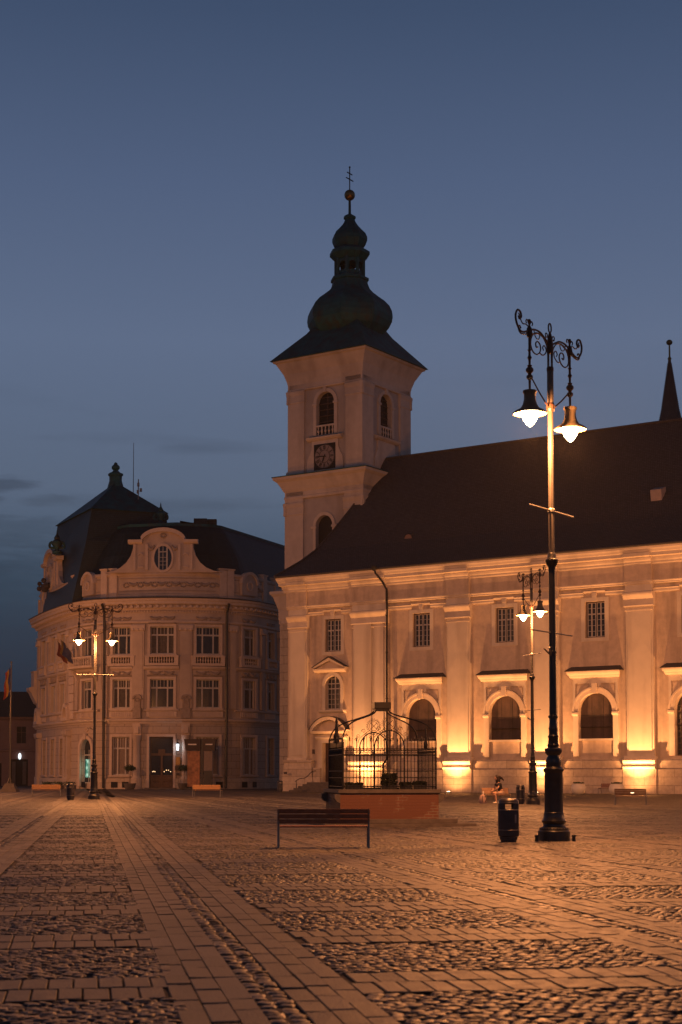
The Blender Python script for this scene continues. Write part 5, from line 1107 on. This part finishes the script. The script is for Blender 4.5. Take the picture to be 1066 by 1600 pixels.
L1 = make_lamp(4.876, 35.9, math.atan2(.79, .56), 'largest double street lamp, nearest, right of the black litter bin')
L2 = dup(L1, loc=(9.72, 79.3, 0), rz=math.atan2(-.95, .31), label='smaller double street lamp standing behind and left of the big one')
L3 = dup(L1, loc=(-15.07, 95.5, 0), rz=.15, label='double street lamp at left in front of the curved hall front')
# lamps of the same row that stand outside the frame and light the square
OFF = [(34, 52, .4), (30, 96, -.4), (-31.5, 122, .2), (-44, 150, .1)]
for i, (x, y, r_) in enumerate(OFF):
    dup(L1, loc=(x, y, 0), rz=r_, label=['double street lamp on the square beyond the right edge', 'double street lamp beyond the right edge near the church', 'double street lamp beyond the left edge near the flagpole', 'farthest double street lamp beyond the left edge'][i])
# small iron stubs by the big lamp
for i, (x, y) in enumerate(((4.44, 35.6), (5.30, 35.7))):
    t = thing('ground_stub', ['short iron stub left of the big lamp base', 'short iron stub right of the big lamp base'][i], 'bollard', (x, y, 0), 0, 'iron stubs by the lamp base')
    q = MB(); q.lathe((0, 0, 0), [(.04, -.02), (.04, .1), (.05, .11), (.05, .14), (.02, .16)], n=10); q.build('stub', M['iron'], t, smooth=True)

# ------------------------------------------------------------------ LITTER BINS
def make_bin(x, y, rz, lab):
    t = thing('litter_bin', lab, 'litter bin', (x, y, 0), rz, 'black round litter bins on the square')
    R_ = .235; q = MB(); n = 48
    q.lathe((0, 0, 0), [(.18, -.02), (.18, .05), (.205, .06), (.205, .12), (R_, .14), (R_, .72)], n=n)
    # upper barrel with two through openings
    vs = []; zs = [.72, .74, .86, .90]
    def hole(i): a = (i + .5) / n * 2 * PI; return any(abs((a - c + PI) % (2 * PI) - PI) < .36 for c in (PI * 1.5, PI * .5))
    for z in zs:
        for i in range(n): a = 2 * PI * i / n; vs.append((R_ * math.cos(a), R_ * math.sin(a), z))
    fs = [(j * n + i, j * n + (i + 1) % n, (j + 1) * n + (i + 1) % n, (j + 1) * n + i) for j in range(3) for i in range(n) if not (j == 1 and hole(i))]
    q.add(vs, fs, raw=True); b = q.build('body', M['bin'], t, smooth=True, recalc=False)
    so = b.modifiers.new('wall_thickness', 'SOLIDIFY'); so.thickness = .012
    q = MB(); q.lathe((0, 0, 0), [(R_, .90), (R_ - .005, .93), (R_ - .04, .965), (R_ - .09, .98), (.0001, .985)], n=n, cap=False); q.build('lid', M['bin'], t, smooth=True)
    q = MB()
    for z in (.715, .265): q.lathe((0, 0, 0), [(R_ + .001, z), (R_ + .006, z + .004), (R_ + .006, z + .014), (R_ + .001, z + .018)], n=n, cap=False)
    q.build('band', M['band_metal'], t, smooth=True)
    q = MB(); a0, a1 = -1.02, -.78
    q.add([((R_ + .004) * math.cos(a), (R_ + .004) * math.sin(a), z) for z in (.44, .62) for a in (a0, a1)], [(0, 1, 3, 2)], raw=True); q.build('sticker', M['sticker'], t)
    q = MB(); q.tube([(R_, -.02, .2), (R_ + .02, -.02, .215), (R_ + .02, -.02, .24), (R_, -.02, .25)], .008); q.build('latch', M['steel'], t)
    return t
B1 = make_bin(3.77, 35.3, -.02, 'largest black round litter bin, left of the big lamp base')
dup(B1, loc=(9.2, 80.3, 0), rz=.1, label='black round litter bin just left of the smaller right lamp')
dup(B1, loc=(-16.1, 93.2, 0), rz=.2, label='black round litter bin between the left pale bench and left lamp')
dup(B1, loc=(-5.3, 136.0, 0), rz=0, label='black litter bin in the dark gap at the church corner')

# ------------------------------------------------------------------ BENCHES
def make_bench(x, y, rz, W, wood, lab, grp='slatted benches on the square'):
    """local: sitter faces +y (away), backrest at y=0"""
    t = thing('park_bench', lab, 'bench', (x, y, 0), rz, grp)
    for k, sx in enumerate((-1, 1)):
        X = sx * (W / 2 - .02); q = MB()
        q.tube([(X, -.14, -.02), (X, -.08, .42), (X, -.10, .60), (X, -.16, .80)], .024, n=8)
        q.tube([(X, .44, -.02), (X, .42, .40), (X, .36, .425), (X, -.06, .40)], .022, n=8)
        q.rbox(X - .05, X + .05, -.19, -.09, -.02, -.005); q.build('leg', M['steel'], t, smooth=True)
    q = MB()
    for j in range(5): y0 = .0 + j * .088; q.rbox(-W / 2, W / 2, y0, y0 + .074, .425, .455)
    q.build('seat', wood, t, bevel=.006)
    q = MB()
    for j in range(3):
        z0 = .505 + j * .105; yy = -.085 - (z0 - .5) * .28; h = .095
        q.hexa([(-W / 2, yy - .012, z0), (W / 2, yy - .012, z0), (W / 2, yy + .014, z0), (-W / 2, yy + .014, z0), (-W / 2, yy - .012 - h * .28, z0 + h), (W / 2, yy - .012 - h * .28, z0 + h), (W / 2, yy + .014 - h * .28, z0 + h), (-W / 2, yy + .014 - h * .28, z0 + h)])
    q.build('backrest', wood, t, bevel=.005)
    return t
make_bench(-.36, 32.4, .02, 1.90, M['slat'], 'nearest dark red slatted bench seen from behind, before the well')
make_bench(-20.6, 109.4, .15, 2.0, M['slatpale'], 'lit pale slatted bench at far left near the flagpole')
make_bench(-9.1, 106.2, -.15, 1.95, M['slatpale'], 'lit pale slatted bench in front of the hall kiosk')
bc_ = make_bench(8.15, 82.6, PI + .1, 1.5, M['mid_slat'], 'bench with a seated person, left of the smaller right lamp')
make_bench(21.0, 123.0 - 1.2, PI - .6, 1.8, M['slat'], 'dark bench against the church wall between two white bowls')
make_bench(14.4, 77.9, -.25, 1.55, M['mid_slat'], 'rightmost slatted bench, standing before the brightest wall glow')

# ------------------------------------------------------------------ PLANTER BOWLS
def bowl(x, y, lab, s=1.):
    t = thing('planter_bowl', lab, 'planter', (x, y, 0), 0, 'white bowl planters by the church wall')
    q = MB(); q.lathe((0, 0, 0), [(.26 * s, -.02), (.44 * s, .10), (.57 * s, .34), (.58 * s, .52), (.50 * s, .72), (.44 * s, .79), (.48 * s, .83), (.41 * s, .83), (.40 * s, .72)], n=24); q.build('bowl', M['ceramic'], t, smooth=True)
    q = MB(); rr = random.Random(int(x * 7))
    for k in range(130):
        a = rr.uniform(0, 6.28); r_ = rr.uniform(0, .42) * s; c_ = Vector((r_ * math.cos(a), r_ * math.sin(a), .76 + rr.uniform(0, .16))); e1 = Vector((rr.gauss(0, .04), rr.gauss(0, .04), .06)); e2 = Vector((.04, .02, 0)); q.add([tuple(c_ - e1), tuple(c_ + e2), tuple(c_ + e1), tuple(c_ - e2)], [(0, 1, 2, 3)], raw=True)
    q.build('plant', M['leaf'], t, recalc=False)
bowl(18.1, 119.3, 'round white bowl planter left of the dark wall bench'); bowl(20.6, 117.0, 'round white bowl planter right of the dark wall bench')

# ------------------------------------------------------------------ CAGED WELL
WR = .162; wy = 48.2
well = thing('caged_well', 'square brick well with dark wrought iron cage and arched gates on stone steps', 'well', (1.43, 46.0, 0), WR)
# local: x across front, y inward ; front face spans x -1.45..1.45 at y=0
hw, dp = 1.47, 2.75
def srect(mb, x0, x1, y0, y1, z0, z1): mb.rbox(x0, x1, y0, y1, z0, z1)
q = MB(); srect(q, -hw - .55, hw + 1.0, -.62, dp + .9, -.02, .09); srect(q, -hw - .3, hw + .5, -.32, dp + .5, .09, .215); q.build('steps', M['slab'], well, bevel=.01)
q = MB(); srect(q, -hw, hw, 0, dp, .21, .97); q.build('well_wall', M['brick'], well)
q = MB(); srect(q, -hw - .07, hw + .07, -.07, dp + .07, .97, 1.08); q.build('rim_slab', M['slab'], well, bevel=.012)
for sx in (-1, 1):
    for yy in (.12, dp - .12):
        q = MB()
        P0 = [(sx * hw, yy - .14, .68), (sx * (hw + .1), yy - .14, .72), (sx * (hw + .17), yy - .14, .82), (sx * (hw + .17), yy - .14, .93), (sx * hw, yy - .14, .97)]
        vs = P0 + [(a, b + .28, c) for a, b, c in P0]; m = len(P0); q.add(vs, [tuple(range(m)), tuple(range(2 * m - 1, m - 1, -1))] + [(i, i + m, (i + 1) % m + m, (i + 1) % m) for i in range(m)], raw=True); q.build('corbel', M['slab'], well)
cx0, cx1, cy0, cy1 = -hw + .08, hw - .05, .10, dp - .1; CX_, CY_ = (cx0 + cx1) / 2, (cy0 + cy1) / 2
for (px_, py_) in ((cx0, cy0), (cx1, cy0), (cx1, cy1), (cx0, cy1)):
    def pt(f, z): return (CX_ + (px_ - CX_) * f, CY_ + (py_ - CY_) * f, z)
    q = MB(); q.tube([pt(1, 1.08), pt(1, 2.42), pt(.985, 2.62), pt(.93, 2.83), pt(.82, 3.00), pt(.66, 3.12), pt(.45, 3.22), pt(.25, 3.32), pt(.15, 3.42), pt(.13, 3.56)], .021, n=8, smooth=4); q.build('cage_post', M['gate'], well, smooth=True)
q = MB(); q.rbox(CX_ - .25, CX_ + .25, CY_ - .25, CY_ + .25, 3.5, 3.70); q.rbox(CX_ - .21, CX_ + .21, CY_ - .21, CY_ + .21, 3.44, 3.5); q.build('top_plate', M['gate'], well, bevel=.01)
def side(ax_, c0, c1, fix, solid=False, gate=True):
    """fence panel along x (ax_=0) or y (ax_=1) at the fixed other coordinate"""
    def pt(u_, z): return (u_, fix, z) if ax_ == 0 else (fix, u_, z)
    q = MB()
    for z, r_ in ((1.16, .012), (1.42, .012), (1.62, .014), (2.10, .016), (2.27, .016)): q.tube([pt(c0, z), pt(c1, z)], r_ * .8, n=4)
    n = int((c1 - c0) / .105); 
    for i in range(1, n):
        u_ = c0 + (c1 - c0) * i / n; tall = i % 2 == 0; h = 2.55 if tall else 2.33
        q.tube([pt(u_, 1.08), pt(u_, h)], .0078, n=4)
        if tall: q.lathe((*pt(u_, 0)[:2], h - .02), [(.006, 0), (.024, .04), (.02, .06), (.003, .12)], n=6)
        a = pt(u_ + .05, 2.185); q.tube([pt(u_ + .05 + .032 * math.cos(k * PI / 4), 2.185 + .032 * math.sin(k * PI / 4)) for k in range(9)], .006, n=4)
    o = q.build('fence_panel', M['gate'], well)
    c = (c0 + c1) / 2; W_ = .45
    if gate:
        q = MB(); q.tube([pt(c - W_, 1.08), pt(c - W_, 2.30)] + [pt(c - W_ * math.cos(a), 2.30 + .52 * math.sin(a)) for a in np.linspace(.1, PI - .1, 14)] + [pt(c + W_, 2.30), pt(c + W_, 1.08)], .018, n=8)
        q.tube([pt(c, 1.08), pt(c, 2.8)], .014, n=6)
        for k in range(1, 8):
            u_ = c - W_ + 2 * W_ * k / 8; h = 2.30 + .5 * math.sqrt(max(0, 1 - ((u_ - c) / W_) ** 2)); q.tube([pt(u_, 2.27), pt(u_, h)], .007, n=4)
        q.build('gate_arch', M['gate'], o, smooth=True)
        q = MB(); zc = 3.02
        q.tube([pt(c + .19 * math.cos(a), zc + .19 * math.sin(a)) for a in np.linspace(0, 2 * PI, 21)], .009, n=5); q.tube([pt(c + .14 * math.cos(a), zc + .14 * math.sin(a)) for a in np.linspace(0, 2 * PI, 19)], .006, n=4)
        for a in (PI / 4, 3 * PI / 4): q.tube([pt(c + .14 * math.cos(a), zc + .14 * math.sin(a)), pt(c - .14 * math.cos(a), zc - .14 * math.sin(a))], .008, n=4)
        for k in range(18): a = PI * (k / 17) * 1.3 - .45; q.ball(pt(c + .225 * math.cos(a), zc + .225 * math.sin(a)), .013, n=5)
        for sg in (-1, 1):
            for (bx, bz, rr_, tr) in ((.32, 2.86, .075, 1), (.48, 2.70, .065, 1), (.24, 2.78, .05, -1), (.56, 2.62, .045, -1)):
                q.tube([pt(c + sg * (bx + rr_ * (1 - k / 16) * math.cos(k * .55 * tr)), bz + rr_ * (1 - k / 16) * math.sin(k * .55 * tr)) for k in range(14)], .007, n=4)
            q.tube([pt(c + sg * .14, 2.88), pt(c + sg * .3, 2.76), pt(c + sg * .45, 2.62), pt(c + sg * .5, 2.5)], .008, n=4, smooth=3)
            for k in range(5): q.ball(pt(c + sg * (.30 + k * .045), 2.95 - k * .05), .011, n=5)
        q.build('gate_crest', M['ornament'], o)
side(0, cx0, cx1, cy0); side(0, cx0, cx1, cy1); side(1, cy0, cy1, cx0, gate=False); side(1, cy0, cy1, cx1, gate=False)
q = MB()
for k in range(2):
    a, b = cy0 + k * (cy1 - cy0) / 2 + .03, cy0 + (k + 1) * (cy1 - cy0) / 2 - .03
    q.rbox(cx0 + .02, cx0 + .05, a, b, 1.1, 2.48 - .0)
q.build('door_panel', M['gate'], well)
for (u_) in ((cy0 + cy1) / 2,):
    q = MB(); q.lathe((cx0 + .03, u_, 2.46), [(.10, 0), (.07, .12), (.1, .2), (.05, .34), (.06, .42), (.035, .6), (.045, .66), (.01, .8)], n=8); q.tube([(cx0 + .03, u_ - .12, 2.46), (cx0 + .03, u_ - .02, 2.95)], .012); q.tube([(cx0 + .03, u_ + .12, 2.46), (cx0 + .03, u_ + .02, 2.95)], .012); q.build('finial', M['gate'], well)
    q = MB(); q.lathe((cx1 - .03, u_, 2.30), [(.05, 0), (.07, .12), (.04, .25), (.03, .45), (.01, .7)], n=8); q.build('finial', M['gate'], well)
q = MB(); q.rbox(CX_ - .9, CX_ + .9, CY_ - .7, CY_ + .7, 1.08, 1.12); q.build('well_cover', M['gate'], well)
# flower boxes and plants standing on the rim inside the cage
rr = random.Random(3)
for i, (x, y, w2_, lab) in enumerate(((-1.0, .35, .5, 'leftmost plant box inside the well cage'), (.05, .4, .45, 'bushy plant box in the middle of the well cage'), (.55, .4, .35, 'low plant box right of the middle bushy one in the well cage'), (.98, .4, .4, 'rightmost plant box inside the well cage'))):
    c0_ = Vector((x, y, 0)); ca, sa = math.cos(WR), math.sin(WR)
    t = thing('plant_box', lab, 'planter', (1.43 + x * ca - y * sa, 46.0 + x * sa + y * ca, 1.08), WR, 'plant boxes inside the well cage')
    q = MB(); q.rbox(-w2_ / 2, w2_ / 2, -.1, .1, 0, .13); q.build('box', M['iron'], t)
    q = MB(); hh = (.06, .34, .07, .10)[i]
    for k in range(110 if hh < .3 else 260):
        c_ = Vector((rr.uniform(-w2_ / 2, w2_ / 2), rr.uniform(-.12, .12), .12 + rr.uniform(0, hh))); e1 = Vector((rr.gauss(0, .03), rr.gauss(0, .03), .045)); e2 = Vector((.03, rr.gauss(0, .01), 0)); q.add([tuple(c_ - e1), tuple(c_ + e2), tuple(c_ + e1), tuple(c_ - e2)], [(0, 1, 2, 3)], raw=True)
    q.build('foliage', M['darkleaf'], t, recalc=False)

# ------------------------------------------------------------------ SEATED PERSON AND BAG
def skinmesh(name, verts, edges, radii, m, parent, sub=2):
    me = bpy.data.meshes.new(name); me.from_pydata(verts, edges, []); o = link(name, me); o.parent = parent
    s = o.modifiers.new('skin', 'SKIN'); s.use_smooth_shade = True
    for i, r_ in enumerate(radii): me.skin_vertices[0].data[i].radius = (r_, r_) if not isinstance(r_, tuple) else r_
    me.skin_vertices[0].data[0].use_root = True
    ss = o.modifiers.new('sub', 'SUBSURF'); ss.levels = sub; ss.render_levels = sub; me.materials.append(m); return o
pe = thing('person', 'person in black top and pale shorts sitting bent forward on the bench, long dark hair', 'person', (8.42, 82.45, 0), PI / 2 + PI * .62)
# local: sitter faces +x ; y to the left
V_ = [(0, 0, .55), (.03, 0, .75), (.10, 0, .93), (.16, 0, 1.07), (.20, 0, 1.17), (.25, 0, 1.28),
      (0, .10, .53), (.42, .14, .54), (.36, .16, .12), (.36, .16, .05), (.50, .17, .03),
      (0, -.10, .53), (.44, -.12, .55), (.22, -.16, .14), (.20, -.16, .06), (.34, -.18, .03),
      (.15, .19, 1.03), (.30, .24, .80), (.42, .10, .70), (.15, -.19, 1.03), (.32, -.22, .80), (.44, -.06, .70)]
E_ = [(0, 1), (1, 2), (2, 3), (3, 4), (4, 5), (0, 6), (6, 7), (7, 8), (8, 9), (9, 10), (0, 11), (11, 12), (12, 13), (13, 14), (14, 15), (3, 16), (16, 17), (17, 18), (3, 19), (19, 20), (20, 21)]
Rr = [.13, .125, .14, .12, .055, .07, .095, .062, .042, .04, .035, .095, .062, .042, .04, .035, .055, .042, .030, .055, .042, .030]
body = skinmesh('body', V_, E_, Rr, M['skin'], pe)
q = MB(); q.ball((.27, 0, 1.33), .10, n=16, sz=1.22); q.ball((.375, 0, 1.32), .02, n=6); q.build('head', M['skin'], pe, smooth=True)
for sg in (-1, 1):
    q = MB(); q.ball((.355, sg * .04, 1.35), .012, n=6); q.build('eye', M['black'], pe)
    for k in range(4): pass
    q = MB()
    for k in range(4): q.tube([(.44, sg * (.08 - .02) + (k - 1.5) * .018 * 1, .70), (.49, sg * .06 + (k - 1.5) * .019, .69), (.52, sg * .05 + (k - 1.5) * .018, .66 - .004 * k)], .009, n=6)
    q.tube([(.42, sg * .03, .70), (.46, sg * .01, .71)], .010, n=6); q.build('fingers', M['skin'], pe, smooth=True)
q = MB(); q.ball((.23, 0, 1.36), .125, n=16, sz=1.15); q.lathe((.17, 0, 0), [(.06, 1.0), (.12, 1.12), (.14, 1.3), (.11, 1.42)], n=12); q.tube([(.14, .05, 1.38), (.0, .1, 1.33), (-.12, .1, 1.2)], [.09, .03], n=8); q.build('hair', M['hair'], pe, smooth=True)
skinmesh('shirt', [(0, 0, .60), (.03, 0, .76), (.10, 0, .93), (.16, 0, 1.07), (.18, 0, 1.12), (.15, .19, 1.03), (.24, .23, .90), (.15, -.19, 1.03), (.25, -.22, .90)], [(0, 1), (1, 2), (2, 3), (3, 4), (3, 5), (5, 6), (3, 7), (7, 8)], [.145, .14, .155, .135, .075, .072, .062, .072, .062], M['cloth_black'], pe)
skinmesh('shorts', [(0, 0, .56), (0, .10, .54), (.33, .13, .55), (0, -.10, .54), (.34, -.12, .56)], [(0, 1), (1, 2), (0, 3), (3, 4)], [.14, .115, .09, .115, .09], M['cloth_pale'], pe)
for sg, (x0, yy) in ((1, (.40, .165)), (-1, (.24, -.17))):
    q = MB(); q.ball((x0, yy, .045), .06, n=10, sz=.75); q.ball((x0 + .09, yy, .035), .05, n=10, sz=.7); q.build('shoe', M['white'], pe, smooth=True)
bg_ = thing('backpack', 'pale backpack standing on the paving left of the seated person', 'bag', (7.42, 82.0, 0), .4)
q = MB(); q.lathe((0, 0, 0), [(.16, -.01), (.2, .05), (.21, .2), (.17, .36), (.10, .45), (.03, .48)], n=16); o = q.build('bag_body', M['bag'], bg_, smooth=True); o.scale = (1, .7, 1)
q = MB(); q.tube([(-.08, -.15, .08), (-.12, -.19, .25), (-.06, -.12, .4)], .014, smooth=4); q.tube([(.08, -.15, .08), (.12, -.19, .25), (.06, -.12, .4)], .014, smooth=4); q.build('strap', M['cloth_black'], bg_)
bt = thing('bottle', 'pale drink bottle standing on top of the backpack', 'bottle', (7.45, 82.0, .47), 0)
q = MB(); q.lathe((0, 0, 0), [(.033, 0), (.035, .1), (.03, .14), (.014, .17), (.014, .19)], n=12); q.build('bottle_body', M['white'], bt, smooth=True)
q = MB(); q.lathe((0, 0, .19), [(.016, 0), (.016, .02)], n=10); q.build('cap', M['red'], bt)
# ------------------------------------------------------------------ thin haze box added to spread a halo round the lamps
q = MB(); q.rbox(-150, 150, -60, 420, -20, 90); hz = tag(q.build('haze', bpy.data.materials.new('halo_haze')), kind='stuff'); hm = hz.data.materials[0]; hm.use_nodes = True
hn = hm.node_tree.nodes; hn.clear(); ho = hn.new('ShaderNodeOutputMaterial'); hv = hn.new('ShaderNodeVolumePrincipled'); hv.inputs['Density'].default_value = HAZE; hv.inputs['Color'].default_value = (.85, .87, .9, 1); hm.node_tree.links.new(hv.outputs[0], ho.inputs['Volume'])
scene.render.engine = 'CYCLES'
